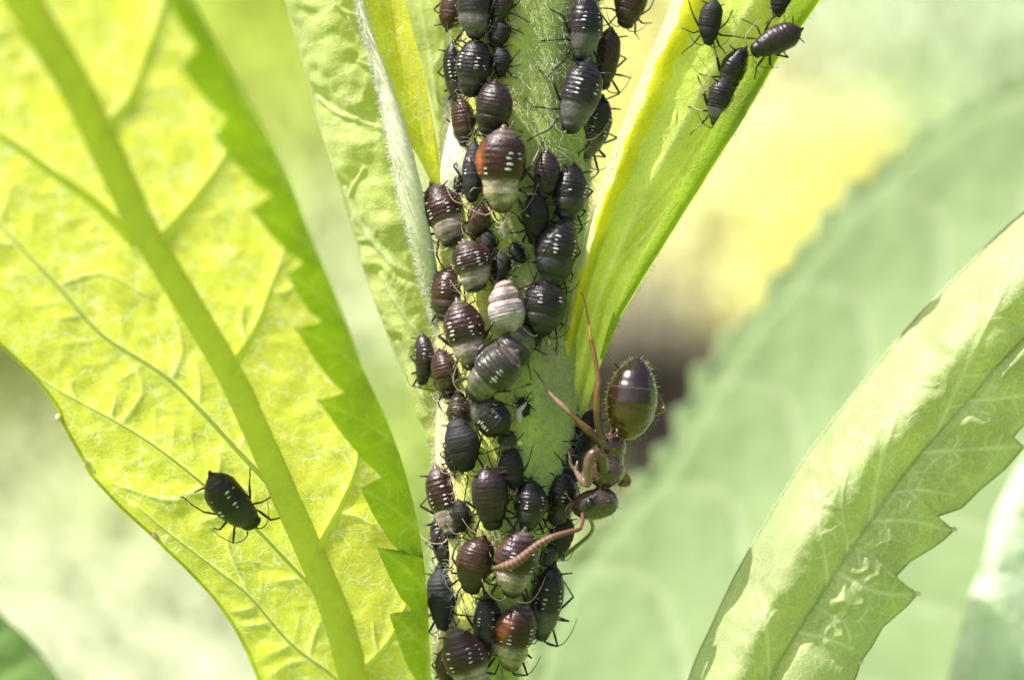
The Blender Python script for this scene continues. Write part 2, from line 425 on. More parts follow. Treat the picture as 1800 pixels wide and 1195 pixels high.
# --- the plant: stem and the leaves that grow from it
plant = empty('plant', P(850, 1900, 1.4), 'woolly green plant stem with leaves, crowded with black aphids', 'plant')
SX = [(-260, 792, 1052), (0, 793, 1052), (200, 796, 1045), (330, 778, 1035), (450, 768, 1022), (560, 768, 1025), (650, 768, 1035), (740, 768, 1030), (850, 768, 1008), (950, 768, 985), (1050, 768, 950), (1120, 768, 925), (1195, 768, 908), (1400, 765, 895), (1900, 755, 885)]
AX = 1.35
ys = np.linspace(-260, 1900, 230)
lx = np.interp(ys, [a[0] for a in SX], [a[1] for a in SX]); rx = np.interp(ys, [a[0] for a in SX], [a[2] for a in SX])
ker = np.ones(9) / 9; lx = np.convolve(np.pad(lx, 4, 'edge'), ker, 'valid'); rx = np.convolve(np.pad(rx, 4, 'edge'), ker, 'valid')
na = 96; sv = []; sc_ = []
for i, y in enumerate(ys):
    c = P((lx[i] + rx[i]) / 2, y, AX); r = (rx[i] - lx[i]) / 200 * (D + AX) / D
    for k in range(na):
        a = 2 * math.pi * k / na
        nzv = noise.noise(Vector((math.cos(a) * 2, y / 90, math.sin(a) * 2)))
        rr = r * (1 + .018 * math.cos(a * 11 + y * .002) + .03 * nzv)
        sv.append((c.x + rr * math.cos(a), c.y + rr * .95 * math.sin(a), c.z))
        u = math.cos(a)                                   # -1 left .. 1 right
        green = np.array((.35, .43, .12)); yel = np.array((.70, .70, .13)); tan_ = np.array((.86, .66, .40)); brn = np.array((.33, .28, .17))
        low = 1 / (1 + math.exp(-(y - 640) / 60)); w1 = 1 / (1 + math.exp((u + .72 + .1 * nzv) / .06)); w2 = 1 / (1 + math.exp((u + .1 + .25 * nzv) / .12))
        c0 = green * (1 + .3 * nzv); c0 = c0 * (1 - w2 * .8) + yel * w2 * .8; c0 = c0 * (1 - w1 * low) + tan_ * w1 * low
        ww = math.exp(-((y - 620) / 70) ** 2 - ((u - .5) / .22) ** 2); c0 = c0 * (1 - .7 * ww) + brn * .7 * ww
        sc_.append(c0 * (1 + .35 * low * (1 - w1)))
sf = [[i * na + k, i * na + (k + 1) % na, (i + 1) * na + (k + 1) % na, (i + 1) * na + k] for i in range(len(ys) - 1) for k in range(na)]
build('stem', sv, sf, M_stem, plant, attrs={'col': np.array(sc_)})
SV = np.array(sv)
stem_bvh = BVHTree.FromPolygons([Vector(v) for v in sv], sf)
stemo = bpy.data.objects['stem']
# stem hairs, on the side that faces out of the bank
cnt = 15000
ii = rng.integers(1, len(ys) - 45, cnt); ka = rng.uniform(math.pi * .9, 2.1 * math.pi, cnt); tt = rng.random(cnt)
i0 = ii * na + (ka / (2 * math.pi) * na).astype(int) % na
pp = SV[i0] * (1 - tt[:, None]) + SV[i0 + na] * tt[:, None] + rng.normal(0, .02, (cnt, 3)) * (1, 0, 1)
nd = np.stack([np.cos(ka), np.sin(ka), rng.normal(-.5, .9, cnt)], 1) + rng.normal(0, .5, (cnt, 3))
V, F = hair_mesh(pp, nd, rng.uniform(.10, .30, cnt), .0052, curl=.55)
tag(build('stem_hair', V, F, M_hair, stemo), kind='stuff')

# left-hand pale leaf, its woolly midrib, the yellow half folded beside it
lf = empty('leaf', P(775, 800, 1.2)); lf.parent = plant; lf.location = P(775, 800, 1.2) - plant.location
lf['label'] = 'pale green leaf left of the stem with woolly midrib'
VB = [([(655, 30), (600, 20), (575, -20)], 7), ([(690, 235), (640, 215), (590, 195), (560, 170)], 8), ([(730, 250), (660, 120), (610, 30)], 5), ([(735, 480), (700, 470), (640, 400), (610, 330)], 8), ([(760, 620), (715, 560), (670, 480)], 7), ([(776, 740), (735, 680), (700, 600)], 6)]
o, X = lamina('blade', [
    [(470, -170, 1.9), (505, 0, 1.8), (532, 100, 1.8), (560, 205, 1.8), (590, 300, 1.7), (620, 400, 1.7), (650, 500, 1.6), (682, 585, 1.5), (722, 690, 1.4), (760, 785, 1.4), (778, 845, 1.5)],
    [(540, -170, 1.2), (572, 0, 1.1), (600, 110, 1.1), (628, 220, 1.1), (655, 320, 1.1), (680, 420, 1.1), (700, 510, 1.2), (722, 600, 1.2), (748, 700, 1.3), (772, 790, 1.4), (786, 845, 1.6)],
    [(610, -170, 1.5), (645, 0, 1.4), (680, 120, 1.3), (712, 240, 1.3), (740, 340, 1.3), (760, 430, 1.4), (775, 520, 1.5), (785, 610, 1.6), (792, 700, 1.7), (796, 790, 1.8), (798, 845, 1.9)]],
    300, 110, M_back, lf, bulge=.13, quilt=22, seed=1, fine_veins=branch_veins(VB, 36, 48, 4.2, 5),
    veins=[([(655, 30), (600, 20), (575, -20)], 7), ([(690, 235), (640, 215), (590, 195), (560, 170)], 8), ([(730, 250), (660, 120), (610, 30)], 5), ([(735, 480), (700, 470), (640, 400), (610, 330)], 8), ([(760, 620), (715, 560), (670, 480)], 7), ([(776, 740), (735, 680), (700, 600)], 6)])
lo_e = X[:, 0]
V, F = sweep(lo_e[::3], .028, 6); build('leaf_margin', V, F, M_back, lf, attrs={'vein': np.full(len(V), .5)})
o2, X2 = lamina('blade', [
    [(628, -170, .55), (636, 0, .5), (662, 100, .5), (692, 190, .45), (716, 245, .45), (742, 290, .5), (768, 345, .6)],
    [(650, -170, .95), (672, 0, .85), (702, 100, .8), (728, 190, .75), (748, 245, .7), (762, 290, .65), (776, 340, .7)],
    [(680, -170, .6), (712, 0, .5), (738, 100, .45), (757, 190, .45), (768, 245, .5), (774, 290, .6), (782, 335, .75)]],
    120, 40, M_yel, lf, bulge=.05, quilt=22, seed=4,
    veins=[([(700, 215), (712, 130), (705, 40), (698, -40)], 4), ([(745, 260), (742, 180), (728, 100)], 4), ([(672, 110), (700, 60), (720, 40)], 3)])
o3, X3 = lamina('blade', [
    [(690, -170, 1.9), (700, 0, 1.9), (740, 110, 1.9), (765, 210, 1.9), (780, 300, 2.0)],
    [(770, -170, 1.6), (775, 0, 1.6), (792, 110, 1.7), (800, 190, 1.9), (810, 300, 2.1)],
    [(860, -170, 2.1), (862, 0, 2.1), (862, 110, 2.2), (862, 190, 2.3), (862, 300, 2.4)]],
    80, 40, M_back, lf, bulge=.08, quilt=25, seed=6, veins=[([(770, 200), (760, 100), (740, 0), (735, -60)], 6), ([(765, 120), (790, 60), (800, 10)], 5), ([(755, 60), (775, 20), (780, -20)], 4)])
rb, path, r = rib('midrib', [(622, -170, .45), (634, 0, .4), (658, 90, .38), (684, 180, .35), (704, 260, .35), (722, 340, .4), (738, 410, .5), (752, 470, .7), (768, 540, 1.0), (785, 600, 1.3)], (3, 4, 5, 8, 14, 20, 22, 19, 14, 9), M_woolrib, lf, n=14)
V, F = fringe(path, r, 2600, .16, bias=(-.9, -.25, 0), radius=.0045); tag(build('woolly_hair', V, F, M_wool, rb), kind='stuff')
bd, path, r = rib('bud', [(786, 170, 1.1), (793, 205, .95), (802, 250, .75), (806, 300, .65), (806, 350, .75), (804, 400, 1.0)], (4, 22, 30, 34, 30, 18), M_woolrib, lf, n=16)
V, F = fringe(path, r, 1500, .10, bias=(-.4, -.6, 0), radius=.004); tag(build('woolly_hair', V, F, M_wool, bd), kind='stuff')

# right-hand leaf, clasping the stem: ridge, groove, midrib, rolled edge
rf = empty('leaf', (0, 0, 0)); rf.parent = plant; rf.location = P(1010, 650, .8) - plant.location
rf['label'] = 'long upright leaf right of the stem, backlit yellow groove and rolled edge'
VR = [([(1390, -170), (1322, 0), (1210, 200), (1120, 370), (1050, 530)], 16), ([(1150, 300), (1230, 180), (1290, 100)], 6), ([(1105, 400), (1180, 320), (1250, 215)], 6), ([(1075, 470), (1130, 420), (1180, 360)], 6), ([(1240, 130), (1310, 60), (1370, 20)], 6)]
o, XR = lamina('blade', [
    [(1250, -170, .2), (1183, 0, .1), (1142, 100, .05), (1102, 200, 0), (1068, 290, .05), (1042, 370, .15), (1020, 450, .3), (1004, 530, .5), (992, 600, .7), (975, 690, .95), (962, 780, 1.2)],
    [(1275, -170, -.05), (1210, 0, -.1), (1165, 100, -.1), (1125, 200, -.1), (1090, 290, -.08), (1060, 370, -.02), (1036, 450, .08), (1014, 530, .2), (1000, 600, .4), (985, 690, .7), (972, 780, 1.1)],
    [(1320, -170, .1), (1262, 0, .03), (1208, 100, .03), (1165, 200, .03), (1122, 290, .08), (1085, 370, .16), (1052, 450, .5), (1028, 530, .6), (1012, 600, .7), (1000, 690, .85), (985, 780, 1.1)],
    [(1390, -170, .12), (1322, 0, .07), (1262, 100, .07), (1210, 200, .07), (1163, 290, .1), (1120, 370, .17), (1082, 450, .25), (1050, 530, .4), (1030, 600, .35), (1012, 690, .65), (996, 780, 1.1)],
    [(1480, -170, .35), (1395, 0, .3), (1330, 100, .3), (1275, 200, .3), (1215, 290, .3), (1160, 370, .3), (1108, 450, .4), (1070, 530, .5), (1048, 600, .6), (1024, 690, .8), (1004, 780, 1.15)],
    [(1545, -170, .1), (1442, 0, .1), (1375, 95, .1), (1306, 210, .1), (1255, 292, .1), (1196, 385, .12), (1140, 475, .2), (1090, 560, .35), (1062, 625, .5), (1038, 700, .75), (1010, 785, 1.2)]],
    220, 150, M_right, rf, bulge=.035, quilt=20, seed=9, vdepth=.03, fine_veins=branch_veins(VR[1:], 26, 36, 4.4, 12),
    veins=[([(1390, -170), (1322, 0), (1210, 200), (1120, 370), (1050, 530)], 16), ([(1150, 300), (1230, 180), (1290, 100)], 6), ([(1105, 400), (1180, 320), (1250, 215)], 6), ([(1075, 470), (1130, 420), (1180, 360)], 6), ([(1240, 130), (1310, 60), (1370, 20)], 6)])
oe, XE = lamina('rolled_edge', [
    [(1545, -170, .1), (1442, 0, .1), (1375, 95, .1), (1306, 210, .1), (1255, 292, .1), (1196, 385, .12), (1140, 475, .2), (1090, 560, .35), (1060, 630, .5)],
    [(1536, -170, -.12), (1432, 0, -.12), (1365, 95, -.12), (1296, 210, -.12), (1245, 292, -.1), (1187, 385, -.06), (1132, 475, .02), (1084, 560, .2), (1057, 630, .45)],
    [(1500, -170, -.14), (1392, 0, -.14), (1338, 85, -.14), (1268, 200, -.12), (1218, 285, -.1), (1166, 378, -.05), (1116, 468, .03), (1076, 556, .2), (1054, 630, .45)]],
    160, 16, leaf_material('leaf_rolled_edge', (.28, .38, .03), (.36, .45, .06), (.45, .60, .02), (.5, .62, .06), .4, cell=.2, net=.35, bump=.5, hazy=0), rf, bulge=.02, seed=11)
M_backlit_groove = leaf_material('backlit_groove', (.80, .74, .02), (.86, .8, .2), (.96, .90, .02), (.96, .92, .2), .5, cell=.25, net=.5, bump=.3, hazy=.15)  # yellow glow of sun through the thin blade, put into the colour
M_sunlit_ridge = leaf_material('sunlit_ridge', (.84, .82, .42), (.9, .88, .6), (.92, .90, .35), (.95, .92, .5), .45, cell=.25, net=.5, bump=.3, hazy=.4)  # sunlit white of the left ridge, painted into the colour
o.data.materials.append(M_backlit_groove); o.data.materials.append(M_sunlit_ridge)
mi = np.zeros((219, 149), int); 
for a in range(219):
    for b in range(149):
        wv = b / 149 + .018 * math.sin(a * .21) + .012 * math.sin(a * .57 + 2)
        mi[a, b] = 2 if wv < .17 else (1 if wv < .33 else 0)
o.data.polygons.foreach_set('material_index', mi.ravel())
rg = XR[:, 12]; V, F = fringe(rg[20:190], np.full(len(rg[20:190]), .02), 1600, .09, bias=(-.5, -.3, 0), radius=.0035)
tag(build('leaf_hair', V, F, M_wool, o), kind='stuff')
rg2 = XE[:, 2]; V, F = fringe(rg2[20:], np.full(len(rg2[20:]), .02), 420, .12, bias=(.6, -.1, -.3), radius=.003, curl=.2)
tag(build('leaf_hair', V, F, M_hair, oe), kind='stuff')

# big leaf at the left: seen from below with the sun behind it; right margin folded over the front
TX, TZ, X0, Y0 = -.08, -.72, 405, 882
def yb(px, py): return TX * (px - X0) / 100 + TZ * (Y0 - py) / 100 * (1 if py < Y0 else .9)
def withy(l, off=0.0): return [(a, b, yb(a, b) + off) for a, b in l]
big = empty('leaf', P(640, 1195, yb(640, 1195)), 'large sunlit yellow-green leaf on the left, serrated margin folded over', 'leaf')
MID = [(-60, -180), (40, 0), (130, 150), (190, 275), (250, 400), (325, 525), (400, 650), (452, 760), (500, 870), (545, 970), (590, 1080), (622, 1195), (650, 1330)]
LM = [(-520, -180), (-420, 60), (-260, 300), (-120, 480), (0, 602), (60, 660), (100, 712), (112, 745), (150, 812), (162, 835), (215, 892), (268, 940), (290, 962), (330, 1000), (380, 1055), (420, 1115), (455, 1195), (495, 1330)]
RF = [(235, -180), (340, 0), (400, 110), (450, 205), (490, 280), (520, 345), (545, 410), (575, 480), (602, 550), (640, 650), (672, 720), (700, 790), (722, 865), (740, 950), (752, 1060), (758, 1195), (762, 1330)]
VE = [([(180, 235), (235, 170), (268, 70), (285, 0), (290, -80)], 17), ([(281, 427), (351, 341), (391, 281), (410, 230)], 15), ([(402, 655), (450, 580), (480, 500), (500, 430)], 13), ([(557, 971), (600, 890), (628, 820), (630, 760)], 12), ([(640, 1180), (690, 1120), (722, 1040)], 11),
      ([(240, 430), (170, 360), (100, 310), (0, 240), (-120, 180)], 17), ([(488, 868), (425, 800), (300, 670), (180, 590), (100, 502), (0, 397), (-100, 300)], 13), ([(575, 1060), (510, 992), (442, 922), (351, 846), (281, 791), (211, 746), (100, 685), (40, 640)], 10), ([(625, 1230), (585, 1188), (512, 1132), (437, 1047), (381, 1002), (300, 940), (240, 890)], 9),
      ([(130, 160), (70, 90), (0, 30)], 14),
      ([(300, 670), (320, 610), (300, 540)], 5), ([(211, 746), (250, 690), (235, 640)], 5), ([(351, 856), (300, 880), (200, 850)], 5), ([(437, 1047), (400, 960), (410, 930)], 5), ([(100, 502), (180, 480), (260, 520)], 5)]
o, XB = lamina('blade', [withy(LM), withy(MID, .15), withy(RF, -.08)], 400, 230, M_big, big, veins=VE, fine_veins=branch_veins(VE[:10], 44, 62, 4.6, 3), bulge=.034, quilt=24, seed=2, vdepth=-.02)
def lerp(A, B, t, n=60):
    a, b = catmull(A, n), catmull(B, n); return [tuple(x) for x in a * (1 - t) + b * t]
TEETH = [((262, -60), (300, -105)), ((318, 118), (348, 84)), ((378, 243), (398, 206)), ((442, 369), (478, 343)), ((504, 482), (534, 462)), ((520, 578), (566, 566)), ((560, 704), (606, 690)), ((633, 858), (672, 838)), ((662, 962), (706, 972)), ((684, 1078), (724, 1072)), ((700, 1210), (735, 1200))]
SER = [(200, -180)]
for tip, notch in TEETH: SER += [notch, tip]
SER += [(745, 1330)]
# round off each tooth below its tip so that it bellies out before the next notch
ser = [SER[0]]
for i in range(1, len(SER) - 1):
    ser.append(SER[i])
    if i % 2 == 0:
        a, b = np.array(SER[i]), np.array(SER[i + 1]); ser.append(tuple(a * .62 + b * .38 + np.array((-2, 8)))); ser.append(tuple(a * .25 + b * .75 + np.array((-3, 7))))
ser.append(SER[-1])
def flap(lst, off): return [(a, b, yb(a, b) + off) for a, b in lst]
RF2 = linear([(a, b) for a, b in RF], 120)
# match rows of the flap by height so that teeth keep their shape
hs = np.linspace(-180, 1330, 420)
rfx = np.interp(hs, [b for a, b in catmull(RF, 300)], [a for a, b in catmull(RF, 300)])
sa = np.array(linear(ser, 1400))
NV = 26; Vf = []; serL = linear(ser, 420); 
rfc = catmull(RF, 420)
par_s = np.linspace(0, 1, 420)
for i in range(420):
    s_ = serL[i]; r0 = np.array((np.interp(s_[1] + 10, hs, rfx), s_[1] + 10))
    for j in range(NV):
        t = j / (NV - 1); q = r0 * (1 - t) + s_ * t
        off = -.08 - .42 * math.sin(min(1, t * 1.9) * math.pi / 2) + .12 * t + .11 * noise.noise(Vector((q[0] / 34, q[1] / 34, 5))) * min(1, t * 3) + .05 * noise.noise(Vector((q[0] / 15, q[1] / 15, 9)))
        Vf.append(P(q[0], q[1], yb(q[0], q[1]) + off))
Ff = [[i * NV + j, i * NV + j + 1, (i + 1) * NV + j + 1, (i + 1) * NV + j] for i in range(419) for j in range(NV - 1)]
Vf = np.array(Vf)
M_flap = leaf_material('leaf_upper_side', (.24, .37, .03), (.38, .52, .14), (.54, .74, .04), (.7, .86, .2), .5, cell=.28, net=.6, bump=.6, hazy=.1)
fv = np.zeros(len(Vf)); fpx = Vf[:, 0] / ((D + Vf[:, 1]) / D) * 100 + 900; fpy = 597.5 - Vf[:, 2] / ((D + Vf[:, 1]) / D) * 100
tv = [([(np.interp(t_[1] + 75, hs, rfx), t_[1] + 75), ((t_[0] + np.interp(t_[1] + 75, hs, rfx)) / 2, t_[1] + 30), t_], 7.) for t_, n_ in TEETH]
for line, w in tv + branch_veins(tv, 26, 34, 4.5, 8):
    d, t = seg_dist(fpx, fpy, np.array(line, float)); fv = np.maximum(fv, np.exp(-(d / (w * .5)) ** 2) * .8)
build('folded_margin', Vf, Ff, M_flap, big, attrs={'vein': fv})
mr, path, r = rib('midrib', [(a, b, yb(a, b) + .02) for a, b in MID], (31, 28, 26, 24, 23, 23, 24, 26, 30), M_big_rib, big, n=20, flat=.32, m=90)
V, F = fringe(path, r, 2600, .07, bias=(0, -.6, 0), radius=.003); tag(build('leaf_hair', V, F, M_hair, mr), kind='stuff')
for line, w in VE[:10]:
    rr_ = (w * .62, w * .45, w * .3, w * .12)
    low = line in [v[0] for v in VE[6:9]]
    if low: rr_ = tuple(x * .62 for x in rr_)
    rib('side_vein', [(a, b, yb(a, b) + .02) for a, b in line], rr_, M_pale_vein if low else M_big_rib, big, n=10, flat=.32, m=50)
V, F = sweep(XB[::2, 0], .03, 6); build('leaf_margin', V, F, M_big, big, attrs={'vein': np.full(len(V), .3)})
for a, b in ((103, 734), (152, 814), (271, 940)):
    c = P(a, b, yb(a, b)); V, F = ellipsoid(c, (.055, .055, .07)); build('tooth_gland', V, F, M_gland, big)
for tip, _ in TEETH[1:9]:
    c = P(tip[0] + 1, tip[1], yb(*tip) - .4); V, F = ellipsoid(c, (.05, .04, .035)); build('tooth_gland', V, F, plain('pale_gland', (.55, .62, .3)) if 'pale_gland' not in bpy.data.materials else bpy.data.materials['pale_gland'], big)
mg = XB[:, 0]; V, F = fringe(mg[60:], np.full(len(mg[60:]), .02), 500, .06, bias=(-.5, 0, -.5), radius=.003); tag(build('leaf_hair', V, F, M_wool, o), kind='stuff')

# folded leaf in the lower right corner
fr = empty('leaf', P(1300, 1330, .5), 'folded pale green leaf in the lower right with pointed teeth', 'leaf')
F0 = [(1185, 1330, 1.6), (1212, 1195, 1.5), (1252, 1100, 1.4), (1300, 1000, 1.3), (1358, 900, 1.2), (1420, 800, 1.2), (1490, 708, 1.2), (1560, 620, 1.2), (1625, 545, 1.3), (1700, 470, 1.4), (1770, 400, 1.6), (1860, 330, 1.8), (1980, 250, 2.1)]
F1 = [(a + 8, b - 2, c - .5) for a, b, c in [(1240, 1330, .7), (1280, 1195, .65), (1322, 1105, .6), (1370, 1010, .6), (1432, 910, .55), (1505, 810, .5), (1580, 725, .5), (1650, 645, .5), (1720, 560, .5), (1790, 480, .6), (1850, 430, .8), (1920, 380, 1.0), (2040, 300, 1.3)]]
F2 = [(a, b, c + .1) for a, b, c in [(1300, 1330, .45), (1352, 1195, .4), (1400, 1110, .35), (1455, 1025, .3), (1530, 915, .25), (1585, 835, .2), (1640, 770, .15), (1700, 705, .1), (1750, 645, .1), (1800, 592, .2), (1860, 535, .4), (1940, 470, .7), (2060, 380, 1.0)]]
S3 = [(1440, 1330), (1478, 1240), (1504, 1190), (1512, 1163), (1530, 1138), (1552, 1100), (1594, 1064), (1612, 1043), (1584, 1024), (1574, 1012), (1600, 985), (1642, 960), (1662, 945), (1677, 930), (1650, 918), (1644, 908), (1690, 892), (1722, 860), (1766, 824), (1799, 786), (1780, 768), (1800, 745), (1850, 700), (1880, 640), (1990, 560), (2120, 460)]
S3 = [(a, b, .7 + .0012 * (a - 1400)) for a, b in S3]
VF = [([(1352, 1195), (1345, 1080), (1330, 1030)], 8), ([(1455, 1025), (1440, 920), (1430, 850)], 8), ([(1530, 915), (1545, 820), (1590, 700), (1640, 620)], 9), ([(1640, 770), (1700, 640), (1760, 520), (1800, 440)], 9), ([(1490, 970), (1480, 880), (1500, 800)], 5)]
o, XF = lamina('blade', [F0, F1, F2], 340, 130, M_fore, fr, bulge=.075, quilt=20, seed=12, vdepth=.03, fine_veins=branch_veins(VF, 34, 50, 4.4, 14),
    veins=[([(1352, 1195), (1345, 1080), (1330, 1030)], 8), ([(1455, 1025), (1440, 920), (1430, 850)], 8), ([(1530, 915), (1545, 820), (1590, 700), (1640, 620)], 9), ([(1640, 770), (1700, 640), (1760, 520), (1800, 440)], 9), ([(1490, 970), (1480, 880), (1500, 800)], 5)])
# lower half: rows follow the toothed margin, the ends on the midrib
nr = 460; sl_ = linear(S3, nr); ml = catmull(F2, 400)
NV = 60; Vl = []; pxl = []; 
for i in range(nr):
    s_ = sl_[i]; want = (s_[0] - 1440) / (2120 - 1440)
    # foot on the midrib, a little down-left of the margin point
    k = int(np.argmin((ml[:, 0] - (s_[0] - 62)) ** 2 * .55 + (ml[:, 1] - (s_[1] - 62)) ** 2 * .45)); pxl.append(k)
pk = np.convolve(np.pad(np.maximum.accumulate(pxl).astype(float), 14, 'edge'), np.ones(29) / 29, 'valid')
VEL = [([(1400, 1110), (1450, 1120), (1500, 1140)], 7), ([(1470, 1005), (1540, 1040), (1600, 1044)], 8), ([(1530, 915), (1600, 915), (1668, 932)], 8), ([(1620, 795), (1700, 790), (1790, 785)], 8), ([(1700, 705), (1760, 700), (1840, 690)], 7), ([(1560, 870), (1610, 860), (1680, 870)], 5), ([(1590, 830), (1640, 830), (1700, 840)], 4), ([(1500, 960), (1540, 980), (1570, 1000)], 4), ([(1430, 1060), (1480, 1090), (1540, 1090)], 4)]
Q = np.zeros((nr, NV, 3))
for i in range(nr):
    kf = pk[i]; m0 = ml[int(kf)] * (1 - kf % 1) + ml[min(399, int(kf) + 1)] * (kf % 1)
    for j in range(NV):
        t = j / (NV - 1); Q[i, j] = m0 * (1 - t) + sl_[i] * t; Q[i, j, 2] += -.28 * math.sin(math.pi * t) 
near = np.full((nr, NV), 1e9); vn = np.zeros((nr, NV))
for line, w in VEL + branch_veins(VEL, 22, 30, 4.2, 15):
    d, t = seg_dist(Q[..., 0], Q[..., 1], np.array(line, float)); near = np.minimum(near, d); vn = np.maximum(vn, np.exp(-(d / (w * .5)) ** 2) * (.85 if w > 4.6 or len(line) > 3 else .5))
kk = (D + Q[..., 2]) / D
dsp = -.15 * (1 - np.exp(-(near / 17) ** 2))
tt_ = np.linspace(0, 1, NV)[None, :]; dsp = dsp * np.clip(np.minimum(tt_ * 6, (1 - tt_) * 5), 0, 1)
XL = np.stack([(Q[..., 0] - 900) / 100 * kk, Q[..., 2] + dsp, (597.5 - Q[..., 1]) / 100 * kk], -1)
idx = np.arange(nr * NV).reshape(nr, NV)
Fl = np.stack([idx[:-1, :-1], idx[1:, :-1], idx[1:, 1:], idx[:-1, 1:]], -1).reshape(-1, 4)
build('blade', XL.reshape(-1, 3), Fl, M_fore, fr, attrs={'vein': vn.ravel()})
rib('midrib', [(a, b, c + .02) for a, b, c in F2], (7, 6, 5, 4, 4, 4, 5), M_back if False else plain('fore_rib', (.52, .62, .32), .6, .3, .2), fr, n=10, flat=.6, m=80)
V, F = sweep(XL[::2, -1], .02, 5); build('leaf_margin', V, F, M_fore, fr, attrs={'vein': np.full(len(V), .4)})
V, F = sweep(XF[::2, 0], .025, 6); build('leaf_margin', V, F, M_fore, fr, attrs={'vein': np.full(len(V), .5)})
for a, b in ((1613, 1043), (1677, 930), (1800, 786), (1512, 1163)):
    V, F = ellipsoid(P(a, b, .7 + .0012 * (a - 1400)), (.06, .05, .045)); build('tooth_gland', V, F, plain('cream_gland', (.7, .62, .38)) if 'cream_gland' not in bpy.data.materials else bpy.data.materials['cream_gland'], fr)
mg = XF[:, 0]; V, F = fringe(mg, np.full(len(mg), .02), 900, .05, bias=(-.6, 0, .4), radius=.003)
tag(build('leaf_hair', V, F, M_wool, o), kind='stuff')

# blurred leaves behind
def far_leaf(label, left, mid, right, material, seed, bulge=.5, name='leaf'):
    left, mid, right = [[(a, b, c + (700 - b) / 100 * .62) for a, b, c in q] for q in (left, mid, right)]
    e = empty(name, P(*left[-1]), label, 'leaf')
    vs = []
    L_, M_, R_ = catmull(left, 9), catmull(mid, 9), catmull(right, 9)
    for i in range(1, 8):
        vs.append(([M_[i][:2], (M_[i - 1][:2] + L_[max(i - 1, 0)][:2]) / 2, L_[i - 1][:2] * .9 + M_[i - 1][:2] * .1], 26))
        vs.append(([M_[i][:2], (M_[i - 1][:2] + R_[max(i - 1, 0)][:2]) / 2, R_[i - 1][:2] * .9 + M_[i - 1][:2] * .1], 26))
    inner = catmull(left, 400); ki = np.ones(61) / 61
    inner = np.stack([np.convolve(np.pad(inner[:, c], 30, 'edge'), ki, 'valid') for c in range(3)], 1)[::20] + np.array((38, 20, -.22))
    rows = [left, [tuple(a) for a in inner], mid, right]
    lamina('blade', rows, 260, 90, material, e, veins=vs, bulge=bulge, quilt=60, seed=seed, vdepth=-.05, modes=['l', 's', 's', 's'])
    rib('midrib', mid, (14, 22, 30), M_mint_rib, e, n=10, flat=.5, m=40)
    return e
M_mint_rib = plain('mint_rib', (.5, .62, .36), .6, .3, .2)
def serr(pts, y, amp=20, per=4):
    R = random.Random(3); q = catmull(np.array([(a, b) for a, b in pts], float), 600); out = []; k = 0
    while k < 599:
        n = int(R.uniform(13, 30)); am = amp * R.uniform(.6, 1.25); k2 = min(599, k + n)
        out.append((q[k][0] - am, q[k][1] - am * .7, y)); out.append((q[(k + k2) // 2][0] - am * .25, q[(k + k2) // 2][1] - am * .1, y)); out.append((q[k2][0] + am * .2, q[k2][1] + am * .1, y)); k = k2 + 1
    return out
YG = 14.5
far_leaf('very large blurred mint green leaf behind the ant, right half of the view',
    serr([(1960, 60), (1800, 140), (1700, 190), (1620, 240), (1560, 290), (1500, 335), (1440, 400), (1400, 450), (1350, 515), (1325, 560), (1268, 610), (1225, 690), (1185, 780), (1135, 850), (1060, 925), (1000, 980), (960, 1060), (930, 1195), (910, 1400)], YG),
    [(2080, 200, YG - .9), (1800, 420, YG - .9), (1560, 700, YG - .9), (1380, 950, YG - .9), (1240, 1195, YG - .9), (1150, 1400, YG - .9)],
    [(2500, 700, YG - 3.2), (2300, 900, YG - 3.2), (2100, 1080, YG - 3.2), (1950, 1240, YG - 3), (1750, 1400, YG - 2.6), (1600, 1600, YG - 2.6)], M_mint, 21, bulge=.10)
far_leaf('blurred pale leaf edge at the lower right border of the view',
    [(1900, 640, 9), (1800, 800, 9), (1745, 905, 9), (1735, 960, 9), (1700, 1060, 9), (1665, 1195, 9), (1640, 1400, 9)],
    [(2050, 700, 9.5), (1950, 850, 9.5), (1900, 960, 9.5), (1850, 1100, 9.5), (1800, 1250, 9.5), (1780, 1400, 9.5)],
    [(2250, 760, 8), (2150, 950, 8), (2080, 1100, 8), (2020, 1250, 8), (1980, 1400, 8)], leaf_material('pale_mint_leaf', (.50, .58, .42), (.56, .62, .48), (.6, .75, .45), (.6, .8, .4), .3, cell=1.2, net=.3, hazy=.3), 23, bulge=.1)
far_leaf('blurred dark green leaf tip in the lower left corner',
    [(-150, 980, 9), (-60, 1040, 9), (0, 1090, 9), (40, 1135, 9), (82, 1195, 9), (120, 1290, 9), (150, 1400, 9)],
    [(-220, 1080, 9.3), (-150, 1120, 9.3), (-90, 1180, 9.3), (-50, 1250, 9.3), (-20, 1330, 9.3), (0, 1420, 9.3)],
    [(-320, 1150, 9), (-260, 1220, 9), (-210, 1290, 9), (-170, 1370, 9), (-150, 1450, 9)], leaf_material('dark_leaf', (.12, .19, .06), (.07, .13, .03), (.10, .22, .04), (.12, .22, .05), .25, cell=.8, net=.3, spec=.05, rough=.8), 25, bulge=.1)

